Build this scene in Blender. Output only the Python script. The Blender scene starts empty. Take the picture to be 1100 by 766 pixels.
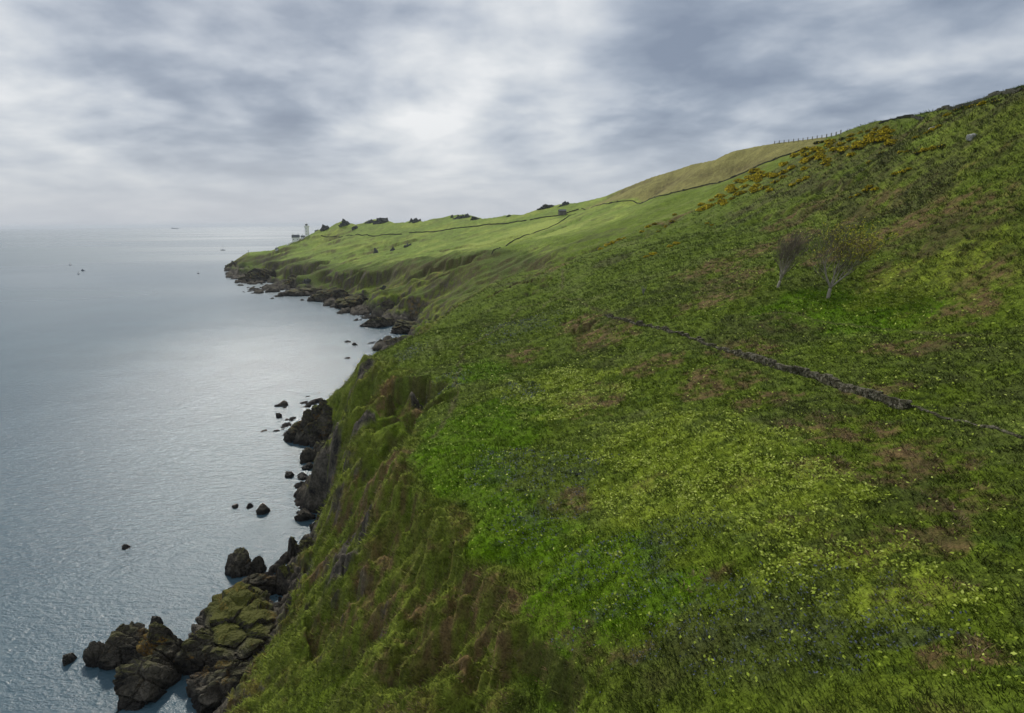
import bpy, math, random
import numpy as np
from mathutils import Vector, Matrix, noise as mnoise

rng = np.random.default_rng(7)
random.seed(7)
R = math.radians
C = bpy.context.scene.collection
scn = bpy.context.scene

# ------------------------------------------------------------------ camera
F = 676.0; CX, CY = 550.0, 383.0; CAMZ = 60.0
PITCH = math.atan((383 - 239.3) / F); ROLL = math.radians(0.6)
cam_d = bpy.data.cameras.new('camera'); cam = bpy.data.objects.new('camera', cam_d); C.objects.link(cam)
cam_d.sensor_width = 36.0; cam_d.lens = 36.0 * F / 1100.0
cam_d.clip_start = 0.5; cam_d.clip_end = 200000
M_cam = Matrix.Rotation(R(90) - PITCH, 4, 'X') @ Matrix.Rotation(-ROLL, 4, 'Z')
M_cam.translation = (0, 0, CAMZ)
cam.matrix_world = M_cam
scn.camera = cam
RC = np.array(M_cam.to_3x3())

# ------------------------------------------------------------------ view / exposure
scn.view_settings.view_transform = 'Standard'; scn.view_settings.look = 'None'
scn.view_settings.exposure = 0.0; scn.view_settings.gamma = 1.0
scn.view_settings.use_curve_mapping = False

# ------------------------------------------------------------------ node helpers
class NT:
    def __init__(s, tree):
        s.t = tree; s.t.nodes.clear()
    def n(s, typ, **kw):
        nd = s.t.nodes.new(typ)
        for k, v in kw.items():
            if k == 'ins':
                for a, b in v.items():
                    if hasattr(b, 'bl_rna') or isinstance(b, bpy.types.NodeSocket): s.t.links.new(b, nd.inputs[a])
                    else: nd.inputs[a].default_value = b
            else: setattr(nd, k, v)
        return nd
    def math(s, op, a, b=0.0, c=0.0, clamp=False):
        nd = s.n('ShaderNodeMath', operation=op, use_clamp=clamp)
        for i, v in enumerate((a, b, c)):
            if isinstance(v, bpy.types.NodeSocket): s.t.links.new(v, nd.inputs[i])
            else: nd.inputs[i].default_value = v
        return nd.outputs[0]
    def vmath(s, op, a, b=None, out=0):
        nd = s.n('ShaderNodeVectorMath', operation=op)
        for i, v in enumerate((a, b)):
            if v is None: continue
            if isinstance(v, bpy.types.NodeSocket): s.t.links.new(v, nd.inputs[i])
            else: nd.inputs[i].default_value = v
        return nd.outputs[out]
    def maprange(s, v, a, b, c=0.0, d=1.0, smooth=True):
        nd = s.n('ShaderNodeMapRange', interpolation_type='SMOOTHSTEP' if smooth else 'LINEAR')
        s.t.links.new(v, nd.inputs[0])
        for i, x in enumerate((a, b, c, d)): nd.inputs[i + 1].default_value = x
        return nd.outputs[0]
    def mix(s, fac, a, b, blend='MIX'):
        nd = s.n('ShaderNodeMix', data_type='RGBA', blend_type=blend)
        for i, v in ((0, fac), (6, a), (7, b)):
            if isinstance(v, bpy.types.NodeSocket): s.t.links.new(v, nd.inputs[i])
            elif i == 0: nd.inputs[0].default_value = v
            else: nd.inputs[i].default_value = (*v[:3], 1)
        return nd.outputs[2]
    def noise(s, vec, scale, detail=4, rough=0.55, dist=0.0):
        nd = s.n('ShaderNodeTexNoise')
        s.t.links.new(vec, nd.inputs['Vector'])
        nd.inputs['Scale'].default_value = scale; nd.inputs['Detail'].default_value = detail
        nd.inputs['Roughness'].default_value = rough; nd.inputs['Distortion'].default_value = dist
        return nd.outputs[0]

def pdir(px, py):
    d = RC @ np.array([(px - CX) / F, -(py - CY) / F, -1.0])
    return d / np.linalg.norm(d)

# ------------------------------------------------------------------ world: Nishita sky behind an overcast of broken cloud
SUN_EL, SUN_AZ = 38.0, -22.0          # azimuth measured from +Y towards +X
world = bpy.data.worlds.new('World'); scn.world = world; world.use_nodes = True
w = NT(world.node_tree)
sky = w.n('ShaderNodeTexSky', sky_type='NISHITA', sun_disc=False)
sky.sun_elevation = R(SUN_EL); sky.sun_rotation = R(SUN_AZ); sky.air_density = 1.0; sky.dust_density = 1.5
bg1 = w.n('ShaderNodeBackground', ins={'Color': sky.outputs[0], 'Strength': 0.08})
tc = w.n('ShaderNodeTexCoord')
dirv = w.vmath('NORMALIZE', tc.outputs['Generated'])
sep = w.n('ShaderNodeSeparateXYZ', ins={0: dirv})
zz = w.math('ADD', w.math('MAXIMUM', sep.outputs[2], 0.0), 0.23)
comb = w.n('ShaderNodeCombineXYZ', ins={0: w.math('DIVIDE', sep.outputs[0], zz), 1: w.math('DIVIDE', sep.outputs[1], zz), 2: 0.0})
cv = comb.outputs[0]
warp = w.n('ShaderNodeTexNoise'); w.t.links.new(cv, warp.inputs['Vector']); warp.inputs['Scale'].default_value = 0.8; warp.inputs['Detail'].default_value = 2
wsc = w.vmath('SCALE', warp.outputs['Color']); wsc.node.inputs['Scale'].default_value = 0.4
cvw = w.vmath('ADD', cv, wsc)

nbig = w.noise(cvw, 1.3, 3, 0.5)
nmid = w.noise(cvw, 3.6, 5, 0.5, 0.0)
val = w.math('ADD', w.math('MULTIPLY', nbig, 0.42), w.math('MULTIPLY', nmid, 0.58))
val = w.maprange(val, 0.30, 0.70, 0.0, 1.0, False)
def blob(px, py, rad, amt):
    d = pdir(px, py)
    dt = w.vmath('DOT_PRODUCT', dirv, tuple(d), out=1)
    return w.maprange(dt, math.cos(R(rad)), 1.0, 0.0, amt * 0.62)
tot = val
for args in [
        (575, 95, 17, 0.42), (440, 62, 9, 0.22), (70, 100, 8, 0.28), (150, 70, 9, -0.38), (335, 112, 7, -0.32),
        (265, 150, 6, -0.2), (200, 15, 14, -0.3), (420, 5, 10, -0.2), (400, 185, 9, 0.18), (930, 60, 32, -0.52), (720, 90, 9, -0.25), (1000, 130, 12, 0.10), (480, 140, 6, 0.1), (560, 175, 6, -0.15), (250, 60, 6, 0.1)]:
    tot = w.math('ADD', tot, blob(*args))
tot = w.maprange(tot, -0.16, 1.06, 0.0, 1.0, False)
ramp = w.n('ShaderNodeValToRGB'); w.t.links.new(tot, ramp.inputs[0])
el = ramp.color_ramp.elements
el[0].position = 0.08; el[0].color = (0.235, 0.285, 0.375, 1)
el[1].position = 0.96; el[1].color = (0.86, 0.875, 0.89, 1)
e = el.new(0.30); e.color = (0.33, 0.385, 0.475, 1)
e = el.new(0.52); e.color = (0.50, 0.55, 0.625, 1)
e = el.new(0.74); e.color = (0.68, 0.715, 0.755, 1)
hz = w.maprange(sep.outputs[2], -0.01, 0.17, 1.0, 0.0)
hcol = w.mix(w.math('MULTIPLY', hz, 0.85), ramp.outputs[0], (0.53, 0.575, 0.64))
bg2 = w.n('ShaderNodeBackground', ins={'Color': hcol, 'Strength': 1.0})
mixs = w.n('ShaderNodeMixShader', ins={0: 0.93}); w.t.links.new(bg1.outputs[0], mixs.inputs[1]); w.t.links.new(bg2.outputs[0], mixs.inputs[2])
wo = w.n('ShaderNodeOutputWorld'); w.t.links.new(mixs.outputs[0], wo.inputs[0])

# ------------------------------------------------------------------ sun through thin cloud
sun_d = bpy.data.lights.new('sun', 'SUN'); sun = bpy.data.objects.new('sun', sun_d); C.objects.link(sun)
sun_d.energy = 2.8; sun_d.angle = R(4); sun_d.color = (1.0, 0.95, 0.86)
sd = Vector((math.sin(R(SUN_AZ)) * math.cos(R(SUN_EL)), math.cos(R(SUN_AZ)) * math.cos(R(SUN_EL)), math.sin(R(SUN_EL))))
sun.rotation_euler = (-sd).to_track_quat('-Z', 'Y').to_euler()
sun.location = sd * 500

# ------------------------------------------------------------------ projection helpers
def P(px, py, Y=None, Z=None):
    d = RC @ np.array([(px - CX) / F, -(py - CY) / F, -1.0])
    t = Y / d[1] if Y is not None else (Z - CAMZ) / d[2]
    p = d * t
    return (p[0], p[1], p[2] + CAMZ)

# ------------------------------------------------------------------ numpy noise
_perm = rng.permutation(4096).astype(np.int32)
_ang = rng.random(4096).astype(np.float32) * 2 * np.pi
_gx, _gy = np.cos(_ang), np.sin(_ang)
def _h(ix, iy): return _perm[(_perm[ix & 4095] + iy) & 4095]
def gnoise(x, y):
    x = np.asarray(x, np.float64); y = np.asarray(y, np.float64)
    ix = np.floor(x).astype(np.int64); iy = np.floor(y).astype(np.int64)
    fx = (x - ix).astype(np.float32); fy = (y - iy).astype(np.float32)
    u = fx * fx * fx * (fx * (fx * 6 - 15) + 10); v = fy * fy * fy * (fy * (fy * 6 - 15) + 10)
    def g(a, b, dx, dy):
        h = _h(ix + a, iy + b); return _gx[h] * dx + _gy[h] * dy
    n00 = g(0, 0, fx, fy); n10 = g(1, 0, fx - 1, fy); n01 = g(0, 1, fx, fy - 1); n11 = g(1, 1, fx - 1, fy - 1)
    return ((n00 * (1 - u) + n10 * u) * (1 - v) + (n01 * (1 - u) + n11 * u) * v) * 1.5
def fbm(x, y, oct=4, gain=0.5, ridged=False):
    s = 0; a = 1; t = 0
    for o in range(oct):
        n = gnoise(x * 2 ** o + 17.3 * o, y * 2 ** o - 9.1 * o)
        if ridged: n = 1 - 2 * np.abs(n)
        s = s + a * n; t += a; a *= gain
    return s / t
def cell(x, y):
    """worley F1, F2 and id"""
    ix = np.floor(x).astype(np.int64); iy = np.floor(y).astype(np.int64)
    f1 = np.full(x.shape, 9.0); f2 = np.full(x.shape, 9.0); idv = np.zeros(x.shape)
    for a in (-1, 0, 1):
        for b in (-1, 0, 1):
            h = _h(ix + a, iy + b); h2 = _perm[h]
            dx = ix + a + h / 4096.0 - x; dy = iy + b + h2 / 4096.0 - y
            d = np.sqrt(dx * dx + dy * dy)
            c = d < f1
            f2 = np.where(c, f1, np.minimum(f2, d)); idv = np.where(c, _perm[h2] / 4096.0, idv); f1 = np.where(c, d, f1)
    return f1, f2, idv
def sstep(a, b, x):
    t = np.clip((x - a) / (b - a), 0, 1); return t * t * (3 - 2 * t)

# ------------------------------------------------------------------ terrain control points
K = []
def k(px, py, Y=None, Z=None): K.append(P(px, py, Y, Z))
def kw(*pts): K.extend(pts)
# shoreline
shore_px = [(262, 740), (292, 700), (303, 660), (306, 632), (322, 606), (346, 570), (352, 556), (340, 551), (329, 545),
            (338, 522), (354, 498), (350, 480), (322, 463), (318, 458), (346, 432)]
shore = [P(x, y, Z=0) for x, y in shore_px]
shore_w = [(-48, 8, 0), (-52, 30, 0), (-44, 46, 0), (-39, 60, 0)]
shore += shore_w
shore += [(-46, 205, 0), (-47, 235, 0), (-50, 270, 0)]
shore_far = [P(x, y, Z=0) for x, y in [(428, 372), (456, 357), (447, 345), (428, 336), (402, 331), (372, 322), (345, 318), (318, 312), (300, 305), (284, 299), (268, 294), (250, 290)]]
shore += shore_far
for s in shore:
    K.append(s); sc = max(1.0, s[1] / 110.0)
    K.append((s[0] - 7 * sc, s[1] - 2 * sc, -3.0)); K.append((s[0] - 30 * sc, s[1] - 6 * sc, -9.0))
# bottom foreground and near slope
for a in [(600, 716, None, 31), (640, 760, None, 31.3), (700, 716, None, 33.5), (900, 716, None, 38), (1050, 716, None, 40.5), (1100, 766, None, 42),
          (800, 600, 38.5, None), (650, 550, 55, None), (900, 520, 46, None), (750, 480, 60, None), (1000, 600, 35, None), (560, 480, 80, None), (620, 420, 100, None),
          (545, 662, 43.5, None), (490, 600, 53, None), (455, 540, 67, None), (428, 500, 80, None), (444, 474, 91, None),
          (470, 440, 104, None), (478, 424, 110, None), (474, 409, 120, None), (450, 403, 128, None), (418, 406, 128, None),
          (560, 400, 130, None), (520, 370, 160, None), (560, 340, 200, None)]: k(*a)
kw((20, 15, 37), (45, 20, 47), (80, 20, 62), (0, 15, 29), (-8, 8, 25))
# notch floor
for a in [(446, 440, 117, None), (430, 452, 113, None), (408, 462, 109, None)]: k(*a)
# near ribs and faces
for a in [(394, 588, None, 21.5), (356, 634, None, 15.5), (345, 659, None, 13), (318, 697, None, 11), (300, 716, None, 9.5), (450, 620, None, 24), (400, 680, None, 16.5), (500, 700, None, 24.5),
          (400, 716, None, 15), (340, 611, None, 6), (374, 585, None, 10), (320, 640, None, 5), (425, 530, None, 24.5),
          (400, 488, 99, None), (366, 532, 100, None), (350, 566, 99, None), (326, 606, 97, None)]: k(*a)
kw((-29, 42, 8), (-20, 38, 15), (-8, 30, 24), (-30, 20, 10), (-31, 55, 5), (-12, 15, 20))
# black spur
for a in [(337, 503, None, 9), (333, 520, None, 6.5), (356, 472, 122, None), (367, 450, 124, None), (382, 436, 123, None), (370, 500, 114, None), (385, 480, 111, None), (350, 535, None, 5)]: k(*a)
# rocky point and its crest
for a in [(334, 445, None, 6), (354, 430, None, 10), (378, 410, 173, None), (388, 392, 172, None), (403, 382, 171, None), (437, 368, 195, None), (451, 360, 232, None),
          (380, 420, 155, None), (405, 410, 148, None)]: k(*a)
kw((-36, 150, 10), (-42, 150, 2), (-33, 140, 12))
# near crest to the combe
for a in [(476, 343, 250, None), (500, 327, 265, None), (547, 301, 285, None), (604, 287, 300, None), (650, 262, 310, None),
          (580, 310, 240, None), (630, 310, 200, None), (470, 356, 225, None)]: k(*a)
# wall contour, tree contour
for a in [(1100, 472, 49, None), (1050, 456, 53.5, None), (975, 435, 62, None), (900, 413, 73, None), (800, 384, 91, None), (730, 360, 112, None), (650, 339, 150, None),
          (1100, 350, 78, None), (1000, 328, 96, None), (890, 318, 112, None), (835, 308, 120, None), (740, 285, 170, None), (690, 268, 230, None),
          (1050, 240, 110, None), (950, 230, 150, None), (850, 240, 185, None), (780, 240, 240, None), (720, 240, 290, None),
          (1050, 170, 135, None), (960, 160, 200, None), (850, 185, 270, None), (755, 222, 330, None), (800, 203, 300, None)]: k(*a)
# ridge
for a in [(1100, 95, 150, None), (1050, 110, 165, None), (1000, 121, 195, None), (960, 130, 230, None), (925, 138, 260, None), (890, 150, 290, None),
          (860, 152, 350, None), (830, 155, 380, None), (790, 163, 415, None), (760, 172, 450, None), (730, 182, 485, None), (690, 198, 540, None), (650, 213, 600, None),
          (665, 208, 585, None), (632, 215.5, 625, None), (604, 218.5, 670, None), (583, 222.5, 700, None), (561, 230.5, 735, None), (547, 230, 755, None), (532, 233.5, 775, None), (519, 234.8, 790, None), (500, 229.5, 815, None), (485, 231.5, 832, None),
          (465, 235, 855, None), (454, 238, 865, None), (446, 236, 872, None), (436, 238.8, 885, None), (422, 239.6, 897, None), (415, 236.5, 905, None), (404, 235, 915, None), (394, 238, 925, None), (382, 241, 940, None), (374, 239, 945, None), (368, 237.5, 950, None), (360, 240.5, 958, None),
          (353, 243.5, 965, None), (342, 247, 975, None), (336, 250.5, 980, None), (326, 255.5, 975, None), (316, 259.5, 960, None), (308, 262.5, 950, None), (299, 265, 930, None), (294, 268.5, 922, None), (280, 270.3, 910, None), (266, 271, 905, None), (259, 276, 897, None), (252, 280.5, 890, None), (245, 284.5, 884, None)]: k(*a)
# beyond the ridges
kw((170, 200, 92), (220, 300, 100), (200, 420, 106), (190, 520, 100), (160, 640, 90), (60, 800, 60), (0, 900, 20), (60, 980, -8), (-80, 960, 15), (-60, 1080, -10), (-160, 1010, 0),
   (-220, 1090, -10), (-300, 1080, -9), (-345, 1035, 5), (-380, 1040, -9), (-385, 960, -6), (-450, 960, -9), (-430, 900, -7), (300, 300, 110), (250, 900, 70), (300, 1500, 40), (150, 130, 95), (120, 60, 75),
   (-100, 1500, -12), (-500, 1300, -12))
# beige hill / far field slopes
for a in [(860, 163, 330, None), (790, 188, 380, None), (700, 213, 460, None), (640, 223, 560, None), (600, 245, 480, None), (640, 245, 400, None), (560, 250, 520, None),
          (700, 225, 380, None), (560, 278, 400, None), (500, 258, 600, None), (450, 262, 640, None), (400, 255, 760, None), (350, 262, 850, None), (320, 270, 840, None),
          (440, 278, 540, None), (370, 280, 680, None), (600, 268, 370, None)]: k(*a)
# far rim
for a in [(524, 276, 425, None), (480, 283, 450, None), (441, 291, 485, None), (394, 296, 535, None), (358, 296, 590, None), (343, 283, 670, None), (310, 289, 680, None), (288, 285, 750, None),
          (500, 318, 372, None), (470, 328, 365, None), (530, 300, 372, None), (570, 288, 350, None), (440, 318, 400, None), (410, 315, 445, None), (375, 310, 510, None)]: k(*a)

K = np.array(K, dtype=np.float64)
def uv(X, Y):
    r = np.sqrt(X * X + Y * Y + 4.0); th = np.arctan2(X, Y)
    return th * 1.0, np.log(r) * 1.0
def dedupe():
    global K
    u, v = uv(K[:, 0], K[:, 1]); keep = []
    for i in range(len(K)):
        if all((u[i] - u[j]) ** 2 + (v[i] - v[j]) ** 2 > 0.012 ** 2 for j in keep): keep.append(i)
    K = K[keep]
dedupe()
KU, KV = uv(K[:, 0], K[:, 1])
CC = 0.006
def phi(d2): return np.sqrt(d2 + CC * CC)
A = phi((KU[:, None] - KU[None]) ** 2 + (KV[:, None] - KV[None]) ** 2)
n_ = len(K)
B = np.zeros((n_ + 3, n_ + 3)); B[:n_, :n_] = A + np.eye(n_) * -0.0006
B[:n_, n_] = 1; B[:n_, n_ + 1] = KU; B[:n_, n_ + 2] = KV; B[n_:, :n_] = B[:n_, n_:].T
sol = np.linalg.solve(B, np.concatenate([K[:, 2], [0, 0, 0]]))
def base_h(X, Y):
    u, v = uv(X, Y); sh = u.shape; u = u.ravel(); v = v.ravel(); out = np.empty(u.size)
    for i in range(0, u.size, 20000):
        a = u[i:i + 20000, None]; b = v[i:i + 20000, None]
        out[i:i + 20000] = phi((a - KU) ** 2 + (b - KV) ** 2) @ sol[:n_]
    return (out + sol[n_] + sol[n_ + 1] * u + sol[n_ + 2] * v).reshape(sh)

# ------------------------------------------------------------------ terrain grid
NTH, NR = 1150, 1250
th = np.linspace(R(-62), R(62), NTH); lr = np.linspace(math.log(8.0), math.log(2200.0), NR)
cth = np.linspace(R(-62), R(62), 380); clr = np.linspace(math.log(8.0), math.log(2200.0), 420)
TT, LL = np.meshgrid(cth, clr)
cb = base_h(np.sin(TT) * np.exp(LL), np.cos(TT) * np.exp(LL))
def bilin(g, t, l):
    a = (t - cth[0]) / (cth[-1] - cth[0]) * (len(cth) - 1); b = (l - clr[0]) / (clr[-1] - clr[0]) * (len(clr) - 1)
    a = np.clip(a, 0, len(cth) - 1.001); b = np.clip(b, 0, len(clr) - 1.001)
    i = a.astype(int); j = b.astype(int); a = a - i; b = b - j
    return (g[j, i] * (1 - a) + g[j, i + 1] * a) * (1 - b) + (g[j + 1, i] * (1 - a) + g[j + 1, i + 1] * a) * b
T, L = np.meshgrid(th, lr)
RR = np.exp(L); X = np.sin(T) * RR; Y = np.cos(T) * RR
def smooth_base(X, Y):
    r = np.sqrt(X * X + Y * Y); return bilin(cb, np.arctan2(X, Y), np.log(r))
Zb = bilin(cb, T, L)
def slope_of(X, Y, f, e):
    gx = (f(X + e, Y) - f(X - e, Y)) / (2 * e); gy = (f(X, Y + e) - f(X, Y - e)) / (2 * e)
    return gx, gy
gx, gy = slope_of(X, Y, smooth_base, 1.2 + RR * 0.006)
slope = np.sqrt(gx * gx + gy * gy)
steep = sstep(0.55, 1.0, slope)
# steep sea cliff weight: steep and reaching towards the sea
cliff = steep * sstep(34, 26, Zb) * sstep(-6, -1, Zb)
low = sstep(9, 3.0, Zb) * sstep(-8, -2, Zb)
farw = sstep(220, 330, RR)
# displacement
Zd = Zb.copy()
Zd += (fbm(X / 26, Y / 26, 3) * 1.1) * sstep(60, 110, RR) * sstep(0, 12, Zb)
Zd += fbm(X / 90, Y / 90, 3) * 2.0 * sstep(250, 420, RR) * sstep(8, 25, Zb)
Zd += fbm(X / 7, Y / 7, 3) * 0.35 * sstep(1, 8, Zb)
Zd += (fbm(X / 1.8, Y / 1.8, 3) * 0.24 + fbm(X / 3.6 + 5, Y / 2.4, 2, ridged=True) * 0.10) * sstep(1, 8, Zb) * sstep(260, 160, RR)
# terracettes : little sheep steps following contours
tt = Zb * 1.1 + fbm(X / 9, Y / 9, 3) * 1.6
Zd += (np.abs((tt % 1.0) - 0.5) - 0.25) * 0.36 * sstep(0.6, 0.3, slope) * sstep(20, 26, Zb)
# ribs and gullies down the faces
wx = fbm(X / 15, Y / 15, 2) * 5
rib = fbm((Y + wx) / 14.0, (X + Zb * 0.6) / 42.0, 3, ridged=True)
Zd += (rib - 0.25) * 3.2 * cliff * sstep(3, 13, Zb)
rib2 = fbm((Y + wx) / 34.0, (X + Zb) / 120.0, 3, ridged=True)
Zd += (rib2 - 0.1) * 6.0 * farw * sstep(0.16, 0.4, slope) * sstep(0, 6, Zb) * sstep(60, 30, Zb)
Zd += fbm(X / 4.5, Y / 4.5, 4, 0.6) * 1.3 * cliff
Zd += fbm(X / 1.9 + 3, Y / 1.9, 3, 0.55, ridged=True) * 0.55 * cliff * sstep(230, 180, RR)
rib3 = fbm((Y + wx) / 5.0 + 9, (X + Zb * 0.6) / 20.0, 3, ridged=True)
Zd += (rib3 - 0.1) * 1.8 * cliff * sstep(3, 10, Zb)
# blocky rock near the water
sc_ = np.where(RR > 220, 12.0, 4.2)
def blocks(X, Y, s):
    f1, f2, idv = cell(X / s + fbm(X / s, Y / s, 2) * 0.3, Y / s * 0.8 + fbm(Y / s, X / s, 2) * 0.3)
    return (idv - 0.42) * 1.4 + sstep(0.0, 0.18, f2 - f1) * 0.5 - f1 * 0.6
bk = blocks(X, Y, sc_) + 0.45 * blocks(X + 71, Y - 30, sc_ * 0.42)
amp = np.where(RR > 220, 4.6, 1.9)
Zd += bk * amp * low
rocky = np.clip(low * 1.1 + 0, 0, 1)
def bhit(px, py):
    d = RC @ np.array([(px - CX) / F, -(py - CY) / F, -1.0]); d = d / math.hypot(d[0], d[1])
    r = np.exp(np.linspace(math.log(14), math.log(1900), 5000)); zr = CAMZ + d[2] * r
    ok = np.nonzero(zr <= smooth_base(d[0] * r, d[1] * r))[0]
    return None if len(ok) == 0 else np.array([d[0] * r[ok[0]], d[1] * r[ok[0]]])
def scarp(pts, h, w_, L_, jag=1.0, side=1):
    """a sharp edge along a line on the ground: the ground on its left hand drops by h and recovers over L_ metres"""
    global Zd
    pw = [p for p in (bhit(*a) for a in pts) if p is not None]
    if len(pw) < 2: return
    pw = np.array(pw); lo = pw.min(0) - L_ * 1.3; hi = pw.max(0) + L_ * 1.3
    sel = (X > lo[0]) & (X < hi[0]) & (Y > lo[1]) & (Y < hi[1])
    if not sel.any(): return
    x = X[sel]; y = Y[sel]; f = 1.0 / max(L_ * 0.45, 1)
    ox = fbm(x * f, y * f, 2, 0.35) * jag * w_ * 2.2; y = y + fbm(x * f + 40, y * f - 7, 2, 0.35) * jag * w_ * 2.2; x = x + ox
    best = np.full(x.shape, 1e9); sg = np.zeros(x.shape); en = np.ones(x.shape)
    tot_ = len(pw) - 1
    for i in range(tot_):
        a = pw[i]; b = pw[i + 1]; e = b - a; l2 = (e * e).sum() + 1e-6
        t = ((x - a[0]) * e[0] + (y - a[1]) * e[1]) / l2; tcl = np.clip(t, 0, 1)
        dx = x - a[0] - tcl * e[0]; dy = y - a[1] - tcl * e[1]; d = np.sqrt(dx * dx + dy * dy)
        cr = (e[0] * dy - e[1] * dx) * side
        c = d < best; best = np.where(c, d, best); sg = np.where(c, np.sign(cr), sg)
        u = (i + tcl) / tot_; en = np.where(c, np.minimum(sstep(0, 0.15, u), sstep(1, 0.85, u)) * 0.9 + 0.1, en)
        en = np.where(c & ((t < -0.2) & (i == 0) | (t > 1.2) & (i == tot_ - 1)), 0.0, en)
    drop = np.where(sg > 0, sstep(0, w_, best) * (1 - sstep(w_, L_, best)), 0)
    Zd[sel] -= h * drop * en
# the rim of the near cliff, the scooped notch, far scarps and banks
scarp([(640, 745), (600, 706), (545, 662), (490, 600), (455, 540), (430, 500)], 2.2, 1.6, 9)
scarp([(436, 486), (444, 474), (470, 440), (478, 424), (473, 409), (450, 404), (420, 407), (400, 416)], 5.5, 2.6, 13, 1.5)
scarp([(400, 383), (389, 391), (380, 405)], 4.0, 2.0, 9)
scarp([(281, 707), (342, 657), (354, 633), (382, 610), (394, 588), (430, 550), (452, 524)], 3.5, 2.0, 9, side=1)
scarp([(318, 614), (326, 603), (350, 564), (366, 531), (385, 508), (400, 488), (425, 474)], 5.0, 2.0, 12, 0.6)
scarp([(335, 505), (345, 490), (356, 472), (366, 451), (382, 436)], 3.0, 2.0, 10, 0.6)
scarp([(335, 712), (342, 705), (379, 668), (397, 631), (420, 600), (448, 563)], 2.6, 1.4, 7, 0.7)
scarp([(440, 745), (447, 718), (462, 681), (465, 650), (493, 613), (505, 600)], 2.4, 1.2, 6, 0.7)
scarp([(520, 745), (525, 715), (535, 690), (548, 668)], 1.6, 1.0, 5, 0.7)
scarp([(288, 286), (310, 289), (330, 287), (343, 282)], 8, 7, 45, side=-1)
scarp([(343, 294), (358, 295), (376, 298), (394, 296), (420, 293), (441, 290)], 9, 7, 45, side=-1)
scarp([(441, 291), (470, 285), (498, 280), (524, 275)], 6, 6, 30, side=-1)
scarp([(604, 289), (575, 300), (547, 301), (520, 315), (500, 327)], 2.5, 5, 26, side=-1)
scarp([(575, 316), (590, 305), (604, 296)], 2.5, 3, 14)
scarp([(590, 290), (625, 275), (650, 268)], 2.0, 3, 14)
scarp([(650, 352), (622, 344), (612, 350)], 1.8, 2, 8)
scarp([(700, 254), (722, 240), (740, 228)], 3.5, 3, 16)
scarp([(798, 238), (850, 222), (900, 212)], 1.6, 3, 18, side=-1)
scarp([(870, 202), (900, 186), (960, 172)], 2.0, 4, 22, side=-1)
scarp([(460, 270), (520, 262), (560, 250)], 2.0, 5, 30, side=-1)
scarp([(640, 228), (600, 247), (560, 260), (530, 272)], 2.0, 3, 14, side=-1)
scarp([(400, 268), (430, 262), (460, 254)], 2.5, 4, 22, side=-1)
Zf = Zd
# the crest line with its mounds and dips
crest = [(243, 284.5, 884), (252, 280, 890), (259, 275.5, 897), (266, 271, 905), (280, 270, 910), (294, 268.6, 922), (299, 265, 930), (308, 262.5, 950), (316, 259.5, 960), (326, 255.5, 975), (336, 250.5, 980), (342, 247, 975), (348, 245.5, 970), (354, 244.5, 965),
 (360, 240.5, 958), (368, 237.2, 950), (374, 239, 945), (382, 241.2, 940), (389, 240, 930), (394, 237.6, 925), (404, 235.2, 915), (412, 235.6, 907), (418, 237.5, 900), (424, 239.6, 895), (436, 238.8, 885), (442, 236, 877), (450, 236, 868), (454, 238.2, 865), (465, 235, 855), (475, 234, 845),
 (484, 231.3, 832), (492, 230.8, 822), (500, 230.2, 815), (508, 232, 805), (519, 235, 790), (532, 233.6, 775), (547, 230.6, 755), (561, 230.8, 735), (572, 227, 715), (583, 223.2, 700), (594, 221, 685), (604, 219, 670), (620, 218, 645), (636, 214.5, 620), (650, 211, 600), (665, 204.5, 580), (680, 198.5, 560),
 (700, 190.5, 525), (730, 181.5, 485), (742, 177, 470), (768, 172, 440), (778, 166.5, 425), (788, 162.5, 415), (812, 157.5, 395), (836, 153.5, 370), (870, 149.5, 320), (896, 146, 285), (908, 141, 270), (925, 135, 255), (940, 130.5, 240), (972, 125.5, 220), (1020, 116.5, 185), (1050, 109, 165), (1100, 93, 150)]
cr = []
for a in crest:
    p = P(a[0], a[1], Y=a[2]); cr.append((math.atan2(p[0], p[1]), (p[2] - CAMZ) / math.hypot(p[0], p[1]), math.hypot(p[0], p[1])))
cr = np.array(cr); e_t = np.interp(th, cr[:, 0], cr[:, 1]); r_t = np.interp(th, cr[:, 0], cr[:, 2])
tp_ = P(243, 288, Z=0); tt0 = math.atan2(tp_[0], tp_[1])
Zf = Zf - 7 * sstep(tt0, tt0 - 0.006, T) * sstep(480, 560, RR)
inr = sstep(cr[0, 0] - 0.004, cr[0, 0], th) * sstep(cr[-1, 0] + 0.12, cr[-1, 0], th)
e_n = e_t + fbm(th * 260, th * 0 + 3, 3) * 0.0011
lim = CAMZ + e_n[None] * RR
over = np.maximum(Zf - lim, 0) * inr[None] * sstep(110, 140, RR)
Zf = Zf - over * 1.02
for _ in range(3):
    band_ = (RR > 0.8 * r_t[None]) & (RR < 1.15 * r_t[None])
    ev = np.where(band_, (Zf - CAMZ) / RR, -9).max(0)
    gap = np.maximum(e_n - ev, 0) * r_t * inr; gap = np.where(ev < -5, 0, gap)
    Zf = Zf + gap[None] * np.exp(-((RR - r_t[None]) / (0.022 * r_t[None] + 1.2 * gap[None])) ** 2)
# real slope of the displaced ground
ggx = np.gradient(Zf, axis=1) / np.maximum(RR * (th[1] - th[0]), 1e-3); ggy = np.gradient(Zf, axis=0) / np.maximum(RR * (lr[1] - lr[0]), 1e-3)
slp = np.sqrt(ggx ** 2 + ggy ** 2)

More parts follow.
